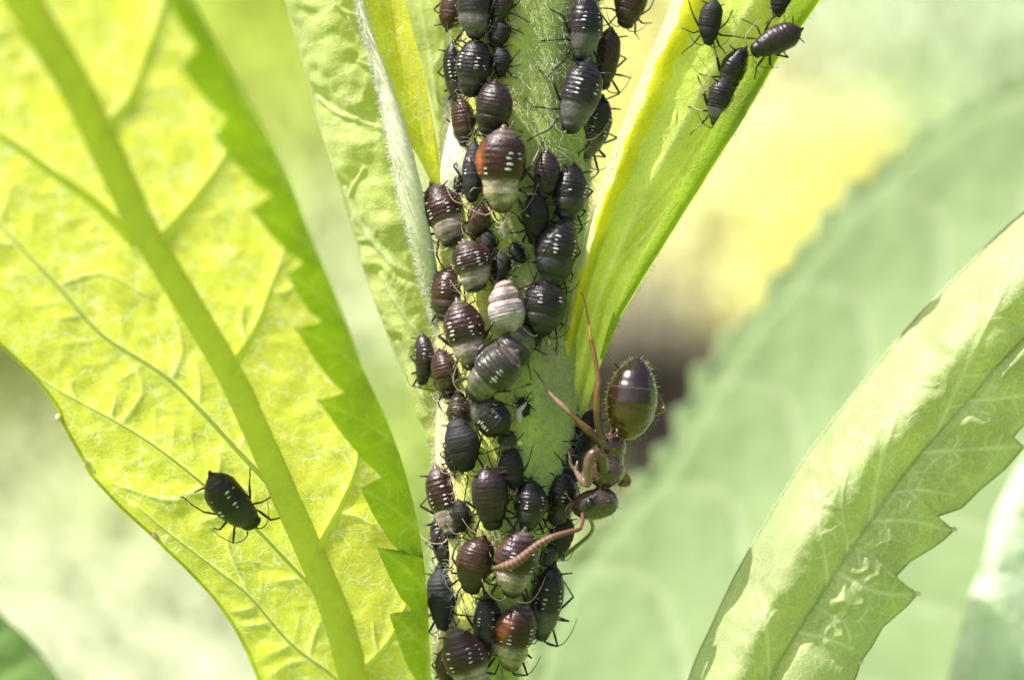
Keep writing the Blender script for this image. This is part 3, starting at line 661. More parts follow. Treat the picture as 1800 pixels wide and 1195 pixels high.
# ------------------------------------------------------------------ surfaces that insects stand on
def bvh_of(key):
    vs, fs, n0 = [], [], 0
    for V, F in LEAF_BVH[key]:
        vs += [Vector(v) for v in V]; fs += (np.asarray(F) + n0).tolist(); n0 += len(V)
    return BVHTree.FromPolygons(vs, fs)
SURF = {'stem': stem_bvh, 'big': bvh_of(big.name), 'right': bvh_of(rf.name)}
CAM = Vector((0, -D, 0))
def place(px, py, surf, tilt):
    b = SURF[surf]; d = (P(px, py, 0) - CAM).normalized()
    loc, nrm, _, _ = b.ray_cast(CAM, d)
    if loc is None:
        loc, nrm, _, _ = b.find_nearest(P(px, py, 1.0))
        hit = loc; loc = P(px, py, loc.y)
    if nrm.y > 0: nrm = -nrm
    up = (nrm * (1 - tilt) + Vector((0, -1, 0)) * tilt).normalized()
    return loc, up

# ------------------------------------------------------------------ aphids
KIND = {
 # abdomen, flank, thorax, head, shiny, fat
 'black':  ((.013, .010, .011), (.020, .015, .016), (.030, .028, .028), (.010, .009, .009), 1, 0),
 'smoke':  ((.015, .012, .014), (.026, .022, .024), (.090, .085, .080), (.018, .016, .016), 1, 0),
 'dull':   ((.012, .011, .010), (.015, .014, .013), (.012, .011, .010), (.010, .009, .008), 0, 0),
 'slate':  ((.020, .019, .024), (.030, .028, .034), (.016, .014, .017), (.010, .009, .010), 0, 0),
 'plum':   ((.026, .014, .016), (.036, .021, .023), (.022, .015, .016), (.012, .009, .009), 1, 0),
 'brown':  ((.042, .018, .012), (.070, .036, .022), (.046, .030, .020), (.016, .011, .009), 1, 0),
 'matron': ((.032, .013, .011), (.075, .038, .030), (.34, .285, .27), (.030, .024, .020), 1, 1),
 'amber':  ((.030, .011, .008), (.34, .095, .018), (.38, .34, .25), (.10, .07, .04), 1, 1),
 'pearl':  ((.40, .33, .34), (.42, .37, .34), (.38, .31, .32), (.36, .28, .24), 1, 1),
 'green':  ((.034, .028, .024), (.13, .12, .10), (.14, .14, .10), (.010, .009, .009), 1, 1),
}
def prof(t, fat, q):
    t = t ** q[0] if t > 0 else 0.0
    xs = [0, .015, .04, .065, .10, .16, .24, .34, .44, .53, .60, .635, .68, .74, .80, .85, .88, .91, .95, .985, 1.0]
    if fat: ws = [.0, .04, .06, .10, .21, .34, .44, .495, .505, .49, .45, .40, .405, .40, .36, .30, .255, .25, .22, .12, 0]
    else:   ws = [.0, .05, .07, .13, .24, .35, .44, .49, .505, .50, .48, .455, .445, .42, .37, .31, .27, .265, .23, .13, 0]
    b = q[1] * math.exp(-((t - .22) / .10) ** 2) + q[2] * math.exp(-((t - .72) / .07) ** 2) + q[3] * math.exp(-((t - .93) / .05) ** 2)
    return float(np.interp(t, xs, ws)) * (1 + b)
aphid_no = 0
def aphid(px, py, L, W, head, kind, label, surf='stem', lift=0.0, wax=1, tilt=.35, legs=True, group='aphids on the stem', limb='black', roll=0):
    """px, py: photo centre; L, W px; head: heading of the head in the picture, degrees anticlockwise from right"""
    global aphid_no; aphid_no += 1
    R = random.Random(aphid_no * 31 + 5)
    abd, flank, tho, hd, shiny, fat = KIND[kind]
    L *= 1.07 / 100; W *= (1.10 if surf != 'big' else .98) / 100
    loc, up = place(px, py, surf, tilt)
    up = (up + Vector((roll + R.uniform(-.22, .22), 0, R.uniform(-.12, .12)))).normalized()
    f = Vector((math.cos(math.radians(head)), 0, math.sin(math.radians(head))))
    f = (f - up * f.dot(up)).normalized(); side = up.cross(f)
    base = loc + up * lift
    # keep the photographed centre although the body stands off the surface
    hz = W * .42
    want = P(px, py, (base + up * hz).y); cur = base + up * hz
    base = base + Vector((want.x - cur.x, 0, want.z - cur.z))
    M = Matrix(((f.x, side.x, up.x, base.x), (f.y, side.y, up.y, base.y), (f.z, side.z, up.z, base.z), (0, 0, 0, 1)))
    e = empty('aphid', None, label, 'aphid', group, mat=M)
    Mi = M.inverted()
    PQ = (R.uniform(.93, 1.10), R.uniform(-.14, .08), R.uniform(-.13, .06), R.uniform(-.12, .12)); ramp_ = R.uniform(.55, 1.5)
    ORS = 1 if side.x < 0 else -1
    nt_, nr_ = 84, 28
    ny0 = lambda x, c: noise.noise(Vector((x * 5, c * 3, aphid_no * 2.7)))
    V = []; C = []
    bend = R.uniform(-.16, .16); seg = R.uniform(8.6, 9.6); hk = R.uniform(.80, .94)
    pz = W * .12
    for i in range(nt_ + 1):
        t = i / nt_; w = float(prof(t, fat, PQ)) * W
        x = (t - .5) * L
        ph = (t * seg * 1.75) % 1.0; ridge = 1 + (ramp_ * (.055 if t < .3 else .034) * (ph ** 1.5 if ph < .85 else (1 - ph) / .15) - .02 if .05 < t < .62 else 0)
        if .60 < t < .655: ridge *= 1 - .05 * math.sin((t - .60) / .055 * math.pi) * (1.2 if fat else .7)
        if .82 < t < .88: ridge *= 1 - .06 * math.sin((t - .82) / .06 * math.pi)
        ph_ = math.sin(t * seg * 1.75 * 6.283)
        for k in range(nr_):
            a = 2 * math.pi * k / nr_
            cy, cz = math.cos(a), math.sin(a)
            dors = max(0, cz)
            rg = 1 + (ridge - 1) * (.35 + .65 * dors)
            # shoulder bosses where the wax spots sit, and a marginal rim
            if .16 < t < .60:
                rg += .040 * math.exp(-((abs(math.degrees(math.atan2(cz, abs(cy)))) - 58) / 11) ** 2) * (.5 + .5 * math.cos(2 * math.pi * (t - .2) / .085)) * dors
                rg += .03 * math.exp(-((cz - .08) / .12) ** 2)
            ny = noise.noise(Vector((x * 7 + aphid_no, cy * 2.2, cz * 2.2)))
            rg += .035 * ny
            zz = w * cz * (hk if cz > 0 else .62) * rg
            V.append((x, w * cy * rg + bend * L * (t - .5) ** 2 * 2, zz + hz - pz * 0 + (W * .03 if t < .07 else 0)))
            # colours belong to body regions
            s = 1 / (1 + math.exp(-(t - .625 - .02 * ny0(x, cy)) / .018)); hh = 1 / (1 + math.exp(-(t - .885) / .012))
            fl = math.exp(-((cz - .1) / .30) ** 2) if cz > -.4 else .7
            if kind == 'amber': fl = (math.exp(-((abs(cy) - .80) / .17) ** 2) if cz > 0 else .6) * (1.0 if cy * ORS > 0 else .04) * math.exp(-((t - .42) / .16) ** 2)
            c = np.array(abd) * (1 - fl) + np.array(flank) * fl
            if fat and kind != 'pearl':
                tl = 1 / (1 + math.exp((t - .15) / .02)); c = c * (1 - tl * .8) + np.array((.11, .085, .08)) * tl * .8 * (1 + .5 * ph_)
            if kind == 'pearl': c = c * (1 - .55 * math.exp(-((t - .50) / .12) ** 2 - (cy / .55) ** 2 * 1.0))
            tt_ = np.array(tho)
            if fat: tt_ = tt_ * (1 - .45 * math.exp(-(cy / .35) ** 2)) * np.array((1.0, .95, .9))
            c = c * (1 - s) + tt_ * s; c = c * (1 - hh) + np.array(hd) * hh
            
            ny2 = noise.noise(Vector((x * 16 + aphid_no, cy * 5, cz * 5)))
            if fat and .63 < t < .88: c = c * (1 - .30 * math.exp(-((t - .70) / .012) ** 2) - .35 * math.exp(-((t - .78) / .012) ** 2)) * (1 + .25 * ny2)
            c = c * (1 + .3 * ny + .3 * ny2); C.append(np.clip(c, 0, 1))
    F = []; leg_quads = {}
    spots = []
    if legs:
        for li, (tl, ) in enumerate(((.80,), (.715,), (.645,))):
            i = int(tl * nt_)
            for sgn in (1, -1):
                a = math.radians(-22) if sgn > 0 else math.radians(202)
                k = int((a % (2 * math.pi)) / (2 * math.pi) * nr_)
                leg_quads[(i, k)] = (li, sgn)
    for i in range(nt_):
        for k in range(nr_):
            if (i, k) in leg_quads: continue
            F.append([i * nr_ + k, i * nr_ + (k + 1) % nr_, (i + 1) * nr_ + (k + 1) % nr_, (i + 1) * nr_ + k])
    V = [np.array(v) for v in V]
    S = SURF[surf]
    dark = np.array((.012, .011, .012)); pale = np.array((.34, .25, .19)) if limb == 'pale' else (np.array((.05, .042, .042)) if limb == 'grey' else dark)
    Wl = min(W, .5 * L)
    for (i, k), (li, sgn) in leg_quads.items():
        q = [i * nr_ + k, i * nr_ + (k + 1) % nr_, (i + 1) * nr_ + (k + 1) % nr_, (i + 1) * nr_ + k]
        c0 = sum(V[a] for a in q) / 4
        fx = ((.33, .05, -.42)[li] + R.uniform(-.09, .09)) * L; fy = (.30, .40, .38)[li] * L * R.uniform(.85, 1.15) + Wl * .22
        kx = ((.20, .03, -.20)[li] + R.uniform(-.04, .04)) * L; ky = (.16, .2, .24)[li] * L * R.uniform(.9, 1.1) + Wl * .25
        foot = np.array((c0[0] + fx, sgn * fy, 0.0)); knee = np.array((c0[0] + kx, sgn * ky, hz * R.uniform(.9, 1.35)))
        wf = M @ Vector(foot); nr0 = S.find_nearest(wf)
        if nr0[0] is not None and (nr0[0] - wf).length < .5 * L: foot = np.array(Mi @ nr0[0])
        tip = foot + np.array((fx * .13, sgn * .035 * L, .0))
        rl = .0145 * (L ** .5) * (1.25 if limb == 'pale' and li == 2 else 1)
        pts = np.array([c0, c0 * .8 + knee * .2, c0 * .45 + knee * .55, knee, knee * .97 + foot * .03, knee * .5 + foot * .5 + np.array((0, sgn * .01, .015 * L)), foot, tip])
        rad = [None, rl * 1.3, rl * 1.5, rl * 1.15, rl * 1.05, rl * .85, rl * .7, rl * .4]
        cols = [dark, dark, dark * 1.5, dark, pale, pale, dark, dark]
        prev = q; ref = [V[a] - c0 for a in q]
        tan = np.gradient(pts, axis=0)
        for s_ in range(1, len(pts)):
            tn = tan[s_] / (np.linalg.norm(tan[s_]) + 1e-9); ring = []
            nref = []
            for v in ref:
                v = v - tn * (v @ tn); ln = np.linalg.norm(v)
                nref.append(v / (ln + 1e-9))
            # keep the four directions square
            a0 = nref[0] - nref[2]; a0 /= np.linalg.norm(a0) + 1e-9; a1 = np.cross(tn, a0)
            if a1 @ nref[1] < 0: a1 = -a1
            ref = [a0, a1, -a0, -a1]
            for v in ref:
                ring.append(len(V)); V.append(pts[s_] + v * rad[s_]); C.append(cols[s_])
            for a in range(4): F.append([prev[a], prev[(a + 1) % 4], ring[(a + 1) % 4], ring[a]])
            prev = ring
        F.append(prev)
    build('body', V, F, M_aphid if shiny else M_dull, e, attrs={'col': np.array(C)}, local=True)
    def surf_pt(t, ang):
        w = float(prof(t, fat, PQ)) * W
        return np.array(((t - .5) * L, w * math.sin(ang), w * math.cos(ang) * hk + hz + W * .0))
    if wax:
        mb = MB()
        for t in ((.335, .392, .45, .507, .56) if wax == 1 else (.35, .42, .49)):
            for sgn in (1, -1):
                if R.random() < .22: continue
                for an, sz in ((.52, 1.0), (1.02, .55)):
                    if an > .9 and R.random() < .5: continue
                    p = surf_pt(t + R.uniform(-.006, .006), sgn * (an + R.uniform(-.06, .06)))
                    n_ = np.array((0, math.sin(sgn * an), math.cos(sgn * an))); y_ = np.array((0, math.cos(sgn * an), -math.sin(sgn * an)))
                    Rm = np.stack([np.array((1., 0, 0)), y_, n_], 1)
                    s0 = R.uniform(.45, 1.15) * sz
                    Vv, Ff_ = ellipsoid(p + n_ * W * .004, (.0135 * L * s0 + .001, .075 * W * s0, .012 * W), Rm, 10, 5); mb.add(Vv, Ff_)
        if mb.n: tag(mb.build('wax_spots', M_wax, e, local=True), kind='stuff')
    if kind != 'pearl' and legs:
        for sgn in (1, -1):
            p = surf_pt(.15, sgn * 1.05); d = np.array((-.25, sgn * .85, .35)); d /= np.linalg.norm(d); ln = (.13 if not fat else .10) * L * R.uniform(.8, 1.1)
            Vv, Ff_ = sweep([p - d * .02, p + d * ln * .5, p + d * ln * .9, p + d * ln], np.array((.016, .012, .010, .013)) * (.6 + .4 * L), 6); build('siphuncle', Vv, Ff_, M_dark, e, local=True)
            h0 = np.array((.47 * L, sgn * W * .12, hz + W * .08)); sw = R.uniform(.6, 1.1)
            path = [h0, h0 + np.array((.05 * L, sgn * .06 * L, .03 * L)), h0 + np.array((.02 * L * sw, sgn * .20 * L, .07 * L)), h0 + np.array((-.12 * L * sw, sgn * .31 * L, .04 * L)), h0 + np.array((-.30 * L * sw, sgn * .38 * L, 0.0))]
            path = catmull(path, 12)
            Vv, Ff_ = sweep(path, np.interp(np.arange(12), [0, 2, 11], [.013, .009, .004]) * (.6 + .4 * L), 5); build('antenna', Vv, Ff_, M_dark if R.random() < .65 else M_limb, e, local=True)
    return e

A = aphid
A(795, 12, 92, 42, 82, 'brown', 'brown aphid at the top left edge of the stem, tail hanging down', wax=0, tilt=.6)
A(834, 12, 112, 58, 266, 'smoke', 'largest grey-black aphid at the top border, left side of stem', wax=0, lift=.1)
A(883, 2, 84, 38, 262, 'plum', 'slim purplish aphid at the top border, nearest the bare green strip', wax=0)
A(877, 60, 50, 36, 250, 'dull', 'small dull aphid below the purplish top one', wax=0, limb='pale')
A(797, 128, 108, 36, 274, 'black', 'narrow black aphid on the left stem edge, beside the spotted one', limb='grey')
A(833, 117, 104, 58, 264, 'black', 'round black aphid with white dashes, second row from top', lift=.12)
A(881, 106, 58, 30, 275, 'slate', 'small slate blue oval nymph beside the bare strip near the top', wax=0)
A(815, 212, 88, 42, 280, 'brown', 'dark brown aphid left of the plump purple one', wax=0)
A(869, 190, 94, 62, 257, 'plum', 'plump plain purple aphid just above the amber-flanked adult', wax=0, lift=.15, limb='pale')
A(880, 297, 146, 80, 268, 'amber', 'largest adult aphid, amber flank and cream thorax, above the white skin', lift=.14, limb='pale', tilt=.5)
A(832, 300, 108, 36, 268, 'slate', 'slate aphid squeezed along the left of the amber-flanked adult')
A(806, 317, 44, 26, 275, 'brown', 'tiny brown nymph at the left edge near the woolly rib', wax=2)
A(1030, 46, 122, 56, 266, 'smoke', 'grey dusty aphid at the top right of the stem, head down', lift=.1, tilt=.6)
A(1068, 103, 108, 40, 262, 'brown', 'brown aphid on the right stem edge against yellow background', wax=0, tilt=.6, limb='grey')
A(1108, 8, 84, 50, 252, 'brown', 'brown aphid cut by the top border, off the right stem edge', wax=0, tilt=.7)
A(1020, 170, 132, 64, 252, 'smoke', 'big black aphid with pale grey thorax, right side near the top', lift=.22, tilt=.6)
A(1045, 228, 124, 50, 248, 'smoke', 'spotted aphid on the right edge under the big grey-collared one', tilt=.6, lift=.05)
A(1003, 338, 102, 58, 259, 'black', 'black spotted aphid left of the backlit yellow groove, mid right column', lift=.15)
A(962, 309, 88, 42, 262, 'plum', 'plain dark purple slim aphid left of the spotted right column', wax=0, limb='grey')
A(942, 382, 92, 44, 272, 'dull', 'matt black unspotted aphid in the middle of the stem', wax=0)
A(781, 374, 120, 66, 292, 'matron', 'brown adult with milky thorax at the left edge over the rib', lift=.18, tilt=.6)
A(843, 388, 60, 36, 248, 'brown', 'small brown aphid touching the milky-thorax adult', wax=0)
A(857, 428, 54, 28, 272, 'dull', 'tiny matt black nymph beneath the small brown aphid', wax=0)
A(832, 465, 92, 64, 285, 'matron', 'round red-brown adult right of the tangle of hairs, middle left', lift=.12)
A(881, 468, 50, 30, 258, 'dull', 'tiny lone black nymph above the pearly one', wax=0)
A(784, 515, 98, 56, 268, 'brown', 'maroon aphid at the left edge with ringed back', limb='grey')
A(977, 442, 124, 70, 254, 'black', 'big glossy black aphid with white dashes, right column centre', lift=.2)
A(958, 540, 96, 70, 262, 'black', 'wide black aphid with stacked white dashes beside the pearly nymph', lift=.12)
A(889, 541, 90, 60, 102, 'pearl', 'pearly lilac swollen aphid without visible legs, middle of stem', wax=0, lift=.12, legs=False)
A(818, 586, 124, 66, 284, 'matron', 'purple-brown adult with dashes, below the maroon ringed one', lift=.15, limb='pale')
A(747, 630, 92, 37, 272, 'plum', 'leftmost slim aphid on the stem edge at mid height', tilt=.6, wax=2)
A(784, 655, 88, 48, 290, 'brown', 'brown oval aphid right of the leftmost slim one', wax=0, lift=.08)
A(905, 612, 92, 60, 52, 'green', 'greenish grey aphid facing up right, partly covered', wax=0)
A(866, 654, 116, 70, 222, 'green', 'plump aphid lying diagonally with four bright wax dashes', lift=.3, limb='pale')
A(862, 732, 86, 56, 135, 'smoke', 'black ridged aphid with pale green thorax facing up left', lift=.12)
A(813, 779, 96, 56, 282, 'slate', 'steel blue striped aphid below the diagonal pair', lift=.12, wax=0)
A(793, 800, 56, 26, 278, 'black', 'small black aphid half hidden under the steel blue one')
A(898, 822, 76, 40, 276, 'dull', 'small matt black oblong aphid left of the ant head', wax=0)
A(779, 880, 132, 50, 287, 'matron', 'long grey-thoraxed aphid on the tan left edge with row of dashes', limb='grey', tilt=.5)
A(862, 874, 112, 58, 277, 'plum', 'plain glossy brown-purple oval aphid in the lower centre', wax=0, lift=.08)
A(934, 887, 90, 52, 265, 'black', 'black aphid with fine pale bands left of the hidden cluster', lift=.05)
A(776, 952, 92, 37, 293, 'plum', 'slim grey-purple aphid on the tan edge, tail up left')
A(833, 990, 102, 58, 256, 'brown', 'smooth glossy brown aphid left of the antenna tip', wax=0, lift=.1)
A(906, 987, 124, 72, 263, 'matron', 'big adult with pale thorax lying under the ant antenna', lift=.12)
A(776, 1050, 112, 50, 277, 'slate', 'blue-black aphid on the lower left edge, tail upward', wax=0, tilt=.55)
A(961, 1056, 140, 54, 263, 'smoke', 'dusty grey aphid on the lower right edge against blurred leaf', tilt=.6, lift=.1)
A(857, 1092, 104, 46, 268, 'black', 'narrow black aphid left of the red adult near the bottom', limb='pale')
A(902, 1117, 124, 70, 262, 'amber', 'red adult aphid with orange flank and white dashes near the bottom', lift=.22, limb='grey')
A(820, 1160, 134, 76, 288, 'matron', 'big purple-brown ringed adult cut by the bottom border', lift=.2, limb='grey')
A(782, 1172, 66, 34, 275, 'brown', 'brown aphid behind the big ringed adult at the bottom border', wax=0)
A(936, 592, 46, 34, 60, 'black', 'small black aphid between the wide dashed one and the greenish pair', wax=0, lift=.05)
A(806, 722, 62, 38, 95, 'brown', 'small brown aphid above the steel blue striped one', wax=0)
A(921, 716, 34, 20, 100, 'dull', 'tiny dark nymph on the crumpled grey skin', wax=0)
A(892, 776, 46, 32, 268, 'green', 'small grey-brown aphid just above the matt oblong one', wax=0)
A(908, 445, 40, 22, 300, 'dull', 'tiny black nymph in the green gap right of the lone one', wax=0)
A(812, 905, 58, 32, 275, 'dull', 'small matt aphid between the long grey-thoraxed and plain oval ones', wax=0)
A(1032, 762, 88, 48, 240, 'dull', 'dark aphid right under the ant waist', wax=0, tilt=.2)
A(1005, 818, 78, 44, 260, 'dull', 'dark shaded aphid between the stem and ant front leg', wax=0, tilt=.2)
A(988, 876, 92, 54, 268, 'black', 'dark shaded aphid left of the ant eye', wax=2, tilt=.4)
A(984, 940, 80, 50, 265, 'dull', 'dark shaded aphid above the ant antenna on the right edge', wax=0, tilt=.4)
A(962, 985, 60, 34, 268, 'green', 'small grey-green aphid above the dusty lower right one', wax=0, tilt=.5)
G2 = 'aphids on the leaves'
A(403, 880, 128, 70, 302, 'black', 'lone black aphid with white dashes on the big left leaf', surf='big', group=G2, tilt=.3)
A(1248, 38, 80, 36, 262, 'dull', 'matt dark aphid alone on the right leaf midrib near the top', surf='right', wax=0, group=G2, tilt=.5)
A(1376, 4, 52, 40, 268, 'dull', 'dark aphid cut by the top border on the right leaf', surf='right', wax=0, group=G2, tilt=.5)
A(1366, 70, 96, 44, 205, 'plum', 'dark aphid lying sideways at the right leaf edge', surf='right', wax=0, group=G2, tilt=.5)
A(1288, 122, 88, 40, 248, 'black', 'upper aphid of the shaded pair in the right leaf fold', surf='right', wax=0, group=G2, tilt=.5, limb='pale')
A(1268, 178, 88, 46, 262, 'smoke', 'lower aphid of the shaded pair in the right leaf fold', surf='right', wax=0, group=G2, tilt=.5, limb='pale')

# shed skins
def shed(px, py, L, W, head, label, wings=False):
    loc, up = place(px, py, 'stem', .4)
    f = Vector((math.cos(math.radians(head)), 0, math.sin(math.radians(head)))); f = (f - up * f.dot(up)).normalized(); s = up.cross(f)
    M = Matrix(((f.x, s.x, up.x, loc.x), (f.y, s.y, up.y, loc.y), (f.z, s.z, up.z, loc.z), (0, 0, 0, 1)))
    e = empty('shed_skin', None, label, 'shed skin', 'shed aphid skins', mat=M)
    L /= 100; W /= 100; path = [((t - .5) * L, .03 * math.sin(t * 9), .08 + .05 * math.sin(t * 3)) for t in np.linspace(0, 1, 18)]
    V, F = sweep(path, W / 2 * np.array([.1, .3, .45, .5, .7, .65, .8, .7, .85, .8, 1, .9, 1, .85, .8, .6, .4, .1]), 9, flat=.6); build('skin_sleeve', V, F, M_skin, e, local=True)
    for k in range(6):
        sg = 1 if k % 2 else -1; b = (k // 2 - 1) * .16 * L
        p = catmull([(b, 0, .08), (b + .04, sg * .10, .12), (b - .04 + .03 * k, sg * .2, .02)], 6); V, F = sweep(p, .007, 5); build('empty_leg', V, F, M_skin, e, local=True)
shed(886, 398, 46, 15, 262, 'white shed skin hanging under the amber-flanked adult')
shed(945, 522, 70, 10, 335, 'white shed skin stretched across right of the pearly aphid')
shed(916, 722, 44, 24, 250, 'crumpled grey shed skin right of the ridged aphid')

# specks of wax, dried honeydew and loose fibres caught in the stem hair
mb = MB(); fp = []; fn = []
for i in range(420):
    px, py = rng.uniform(775, 1040), rng.uniform(0, 1190)
    loc, nrm, _, _ = stem_bvh.ray_cast(CAM, (P(px, py, 0) - CAM).normalized())
    if loc is None: continue
    if i < 260:
        c = np.array(loc + nrm * rng.uniform(.01, .12)); a = rng.normal(size=(4, 3)) * rng.uniform(.008, .024) + c; mb.add(a, [[0, 1, 2], [0, 2, 3], [0, 3, 1], [1, 3, 2]])
    else: fp.append(np.array(loc + nrm * .12)); fn.append(rng.normal(size=3) * (1, .25, 1))
tag(mb.build('wax_speck', M_skin, stemo, smooth=False), kind='stuff')
V, F = hair_mesh(fp, fn, rng.uniform(.2, .6, len(fp)), .006, .45, segs=6); tag(build('loose_fibre', V, F, M_wool, stemo), kind='stuff')

# ------------------------------------------------------------------ ant
M_ant_limb = plain('ant_palp', (.20, .11, .07), .45, .5)
ant = empty('ant', P(1068, 800, .2), 'brown ant with glossy abdomen reaching its antenna over the aphids', 'ant')
YA = .25
def E_(px, py, y, rx, rz, ry, rot):
    R = Matrix.Rotation(-math.radians(rot), 3, 'Y'); return ellipsoid(P(px, py, y), (rx / 100, ry / 100, rz / 100), R, 36, 22)
def T_(pts, radii, n=10, m=24):
    q = catmull(pts, m); r = np.interp(np.linspace(0, 1, m), np.linspace(0, 1, len(radii)), radii) / 100
    return sweep(np.array([P(*a) for a in q]), r, n)
mb = MB()
segs = []                                                       # (verts, colour) for colouring after the skin is merged
def put(vf, c):
    mb.add(*vf); segs.append((vf[0], c))
BR = (.060, .026, .016); BR2 = (.085, .040, .020); TH = (.066, .032, .023); HE = (.050, .029, .022); LG = (.15, .072, .015); LP = (.26, .15, .12); YE = (.34, .16, .02)
# gaster: teardrop swept along its own axis
ga = catmull([(1122, 626, YA - .05), (1119, 645, YA - .08), (1114, 675, YA - .12), (1110, 705, YA - .12), (1106, 735, YA - .1), (1100, 757, YA - .05), (1094, 770, YA)], 48)
gr_ = np.interp(np.linspace(0, 1, 48), [0, .03, .10, .22, .38, .55, .72, .85, .94, 1], [1, 9, 20, 34, 43, 46, 42, 32, 20, 5]) / 100
for s in (.33, .60, .80): gr_ -= .014 * np.exp(-((np.linspace(0, 1, 48) - s) / .012) ** 2)
put(sweep(np.array([P(*a) for a in ga]), gr_, 40), BR)
put(T_([(1092, 768, YA), (1084, 764, YA + .02), (1076, 762, YA + .02), (1070, 772, YA)], (8, 7, 6, 10)), TH)
put(E_(1075, 757, YA - .02, 6, 11, 9, -20), TH)                 # petiole scale
put(E_(1073, 787, YA, 28, 27, 26, 12), TH)                      # propodeum
put(E_(1070, 810, YA, 27, 20, 25, 0), TH)
put(E_(1065, 829, YA - .02, 34, 29, 31, 12), TH)                # pronotum
put(T_([(1066, 845, YA), (1064, 860, YA), (1058, 872, YA)], (13, 7, 11)), TH)
put(E_(1047, 886, YA - .03, 41, 28, 29, 12), HE)                # head
put(E_(1058, 883, YA - .02, 30, 27, 29, 0), HE)
put(E_(1020, 890, YA - .03, 15, 18, 17, 0), HE)
# near legs
def leg(pts, radii, cols):
    q = catmull(pts, 60); r = np.interp(np.linspace(0, 1, 60), np.linspace(0, 1, len(radii)), radii) / 100
    V, F = sweep(np.array([P(*a) for a in q]), r, 10); mb.add(V, F)
    for i in range(60):
        c = cols[min(len(cols) - 1, int(i / 60 * len(cols)))]; segs.append((V[i * 10:(i + 1) * 10], c))
leg([(1063, 784, .1), (1054, 760, -.05), (1050, 730, -.15), (1050, 695, -.2), (1052, 668, -.2), (1046, 630, -.15), (1040, 603, -.1), (1038, 590, -.1), (1033, 555, 0), (1027, 525, .1), (1020, 508, .2)], (9, 7.5, 7, 8, 6, 4.5, 5, 3.2, 2.6, 2.2, 1.6), (BR2, BR2, LG, LG, LG, LG, YE, YE, YE))
leg([(1060, 790, .1), (1045, 768, -.1), (1025, 748, -.2), (1003, 728, -.25), (996, 720, -.25), (980, 705, -.2), (966, 690, -.15), (955, 672, -.05), (943, 655, .05), (933, 642, .12)], (9, 7.5, 7.5, 5, 4, 5.5, 4, 2, 1.8, 1.4), (BR2, BR2, LG, LG, LP, LP, LP, LG, YE))
leg([(1060, 825, -.15), (1058, 808, -.3), (1050, 797, -.38), (1040, 800, -.4), (1034, 815, -.4), (1034, 835, -.35), (1034, 852, -.3), (1024, 845, -.25), (1012, 828, -.2), (1003, 815, -.15), (1001, 800, -.1), (997, 788, 0)], (12, 12, 11, 9.5, 9, 8, 5.5, 7, 5, 3.5, 3, 1.6), (TH, TH, (.12, .06, .045), (.14, .075, .06), (.15, .08, .065), (.22, .13, .1), (.24, .14, .11), LP, LP))
leg([(1012, 826, -.2), (1014, 816, -.22), (1016, 808, -.2)], (4, 3, 1.2), (LP,))
# far legs, on the other side of the body
leg([(1080, 775, .4), (1110, 745, .65), (1140, 705, .7), (1152, 696, .7), (1167, 716, .65), (1160, 724, .6), (1140, 732, .7), (1110, 750, .9)], (7, 6, 5, 4, 4, 4, 3, 2), (LG, LG, LG, LG, LG))
leg([(1072, 770, .35), (1082, 715, .55), (1098, 670, .6), (1088, 648, .6), (1072, 630, .6), (1058, 614, .65)], (7, 6, 5, 3, 2.2, 1.2), (LG, LG, YE, YE))
leg([(1080, 822, .35), (1093, 832, .5), (1104, 847, .55), (1092, 850, .5), (1080, 842, .6), (1060, 850, .8)], (9, 9, 7, 6, 4, 2), (LG, LG, BR2))
me = bpy.data.meshes.new('ant_body'); V0 = np.vstack(mb.v); loc0 = np.array(ant.location); me.from_pydata((V0 - loc0).tolist(), [], mb.f)
ob = bpy.data.objects.new('body', me); col.objects.link(ob)
rm = ob.modifiers.new('r', 'REMESH'); rm.mode = 'VOXEL'; rm.voxel_size = .014; rm.adaptivity = 0
sm = ob.modifiers.new('s', 'SMOOTH'); sm.factor = .5; sm.iterations = 9
dg = bpy.context.evaluated_depsgraph_get(); ev = ob.evaluated_get(dg); me2 = bpy.data.meshes.new_from_object(ev)
ob.modifiers.clear(); ob.data = me2; ob.parent = ant
nV = len(me2.vertices); co = np.zeros(nV * 3); me2.vertices.foreach_get('co', co); co = co.reshape(-1, 3)
from mathutils.kdtree import KDTree
tot = sum(len(s[0]) for s in segs); kd = KDTree(tot); cl = []; n0 = 0
for vs, c in segs:
    for v in vs: kd.insert(Vector(v - loc0), n0); cl.append(c); n0 += 1
kd.balance(); C = np.array([cl[kd.find(Vector(v))[1]] for v in co])
W_ = co + loc0
pxs = W_[:, 0] / ((D + W_[:, 1]) / D) * 100 + 900; pys = 597.5 - W_[:, 2] / ((D + W_[:, 1]) / D) * 100
gm = (pys < 775) & (((pxs - 1110) / 48) ** 2 + ((pys - 698) / 76) ** 2 < 1)
up_ = np.clip((pys - 670) / 95, 0, 1)[:, None] ** 1.5
C[gm] = (np.array((.020, .009, .007)) * (1 - up_) + np.array((.075, .042, .007)) * up_)[gm]        # yellowish rear rings of the abdomen
ringm = gm & (np.abs(pys - (681 + (pxs - 1110) * .09)) < 1.3); C[ringm] = (.08, .045, .03)
at = me2.attributes.new('col', 'FLOAT_COLOR', 'POINT'); c4 = np.ones((nV, 4), np.float32); c4[:, :3] = C; at.data.foreach_set('color', c4.ravel())
me2.materials.clear(); me2.materials.append(M_antg); me2.polygons.foreach_set('use_smooth', [True] * len(me2.polygons))
V, F = ellipsoid(P(1037, 885, -.09), (.085, .05, .09), None, 16, 10); V[:, 1] -= 0; eye = build('eye', V, F, M_dark, ant)
eye.location.y -= .0
tag(eye)
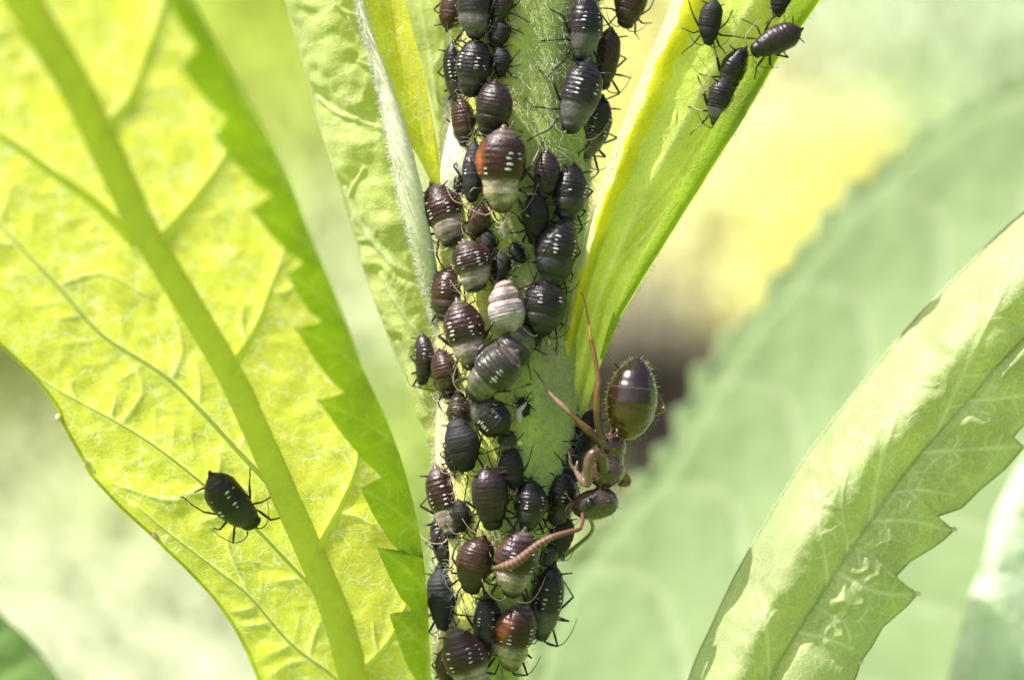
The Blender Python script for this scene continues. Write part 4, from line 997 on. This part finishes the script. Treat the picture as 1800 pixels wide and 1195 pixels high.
V, F = T_([(1012, 885, .2), (1000, 890, .15), (994, 902, .1), (1004, 908, .1)], (7, 5, 3.5, 1), 8, 12); build('mandible', V, F, plain('mandible_brown', (.07, .035, .02), .35, .5), ant)
V, F = T_([(1006, 882, .2), (998, 872, .15), (994, 862, .1)], (2.5, 2, 1.5), 6, 8); build('palp', V, F, M_ant_limb, ant)
# near antenna: scape then a ringed flagellum
M_fla = plain('flagellum', (.13, .058, .036), .55, .4, nscale=25, amt=.25); M_ring = plain('flagellum_ring', (.42, .30, .25), .6, .4)
q = catmull([(1024, 903, -.10), (1024, 917, -.36), (1020, 929, -.6)], 10); V, F = sweep(np.array([P(*a) for a in q]), .035, 8)
an = build('antenna', V, F, M_fla, ant)
q = catmull([(1018, 930, -.6), (995, 936, -.64), (970, 944, -.66), (945, 958, -.66), (920, 978, -.64), (898, 992, -.6), (868, 999, -.55)], 60)
r = np.interp(np.linspace(0, 1, 60), [0, .2, .5, .85, 1], [4, 5, 7, 9, 4]) / 100
path = np.array([P(*a) for a in q]); V, F = sweep(path, r, 12); build('flagellum', V, F, M_fla, an)
for k in range(13):
    i = 18 + int(k * 38 / 13); V, F = sweep(path[i] + (path[i + 1] - path[i]) * np.array([[0.], [.3]]), r[i] * 1.03, 12); build('ring', V, F, M_ring, an)
q = catmull([(1035, 908, .3), (1042, 925, .5), (1036, 940, .8), (1015, 958, 1.2), (988, 980, 1.6)], 24); V, F = sweep(np.array([P(*a) for a in q]), np.linspace(.03, .045, 24), 8); build('antenna', V, F, plain('olive_antenna', (.22, .2, .07)), ant)
# bristles of the abdomen and back
bv = []; bd_ = []; nr0 = np.zeros(nV * 3); me2.vertices.foreach_get('normal', nr0); nr0 = nr0.reshape(-1, 3)
cand = np.where(gm & (np.abs(nr0[:, 1]) < .55))[0]; sel = rng.choice(cand, 230, replace=False); c2 = np.where((pys > 770) & (pys < 912) & (pxs > 1040))[0]; sel = np.concatenate([sel, rng.choice(c2, 170, replace=False)])
V, F = hair_mesh(W_[sel], nr0[sel] + np.array((0.0, 0, -.25)) + rng.normal(0, .12, (len(sel), 3)), rng.uniform(.05, .13, len(sel)), .0038, curl=.06)
tag(build('bristles', V, F, M_bristle, ant), kind='stuff')
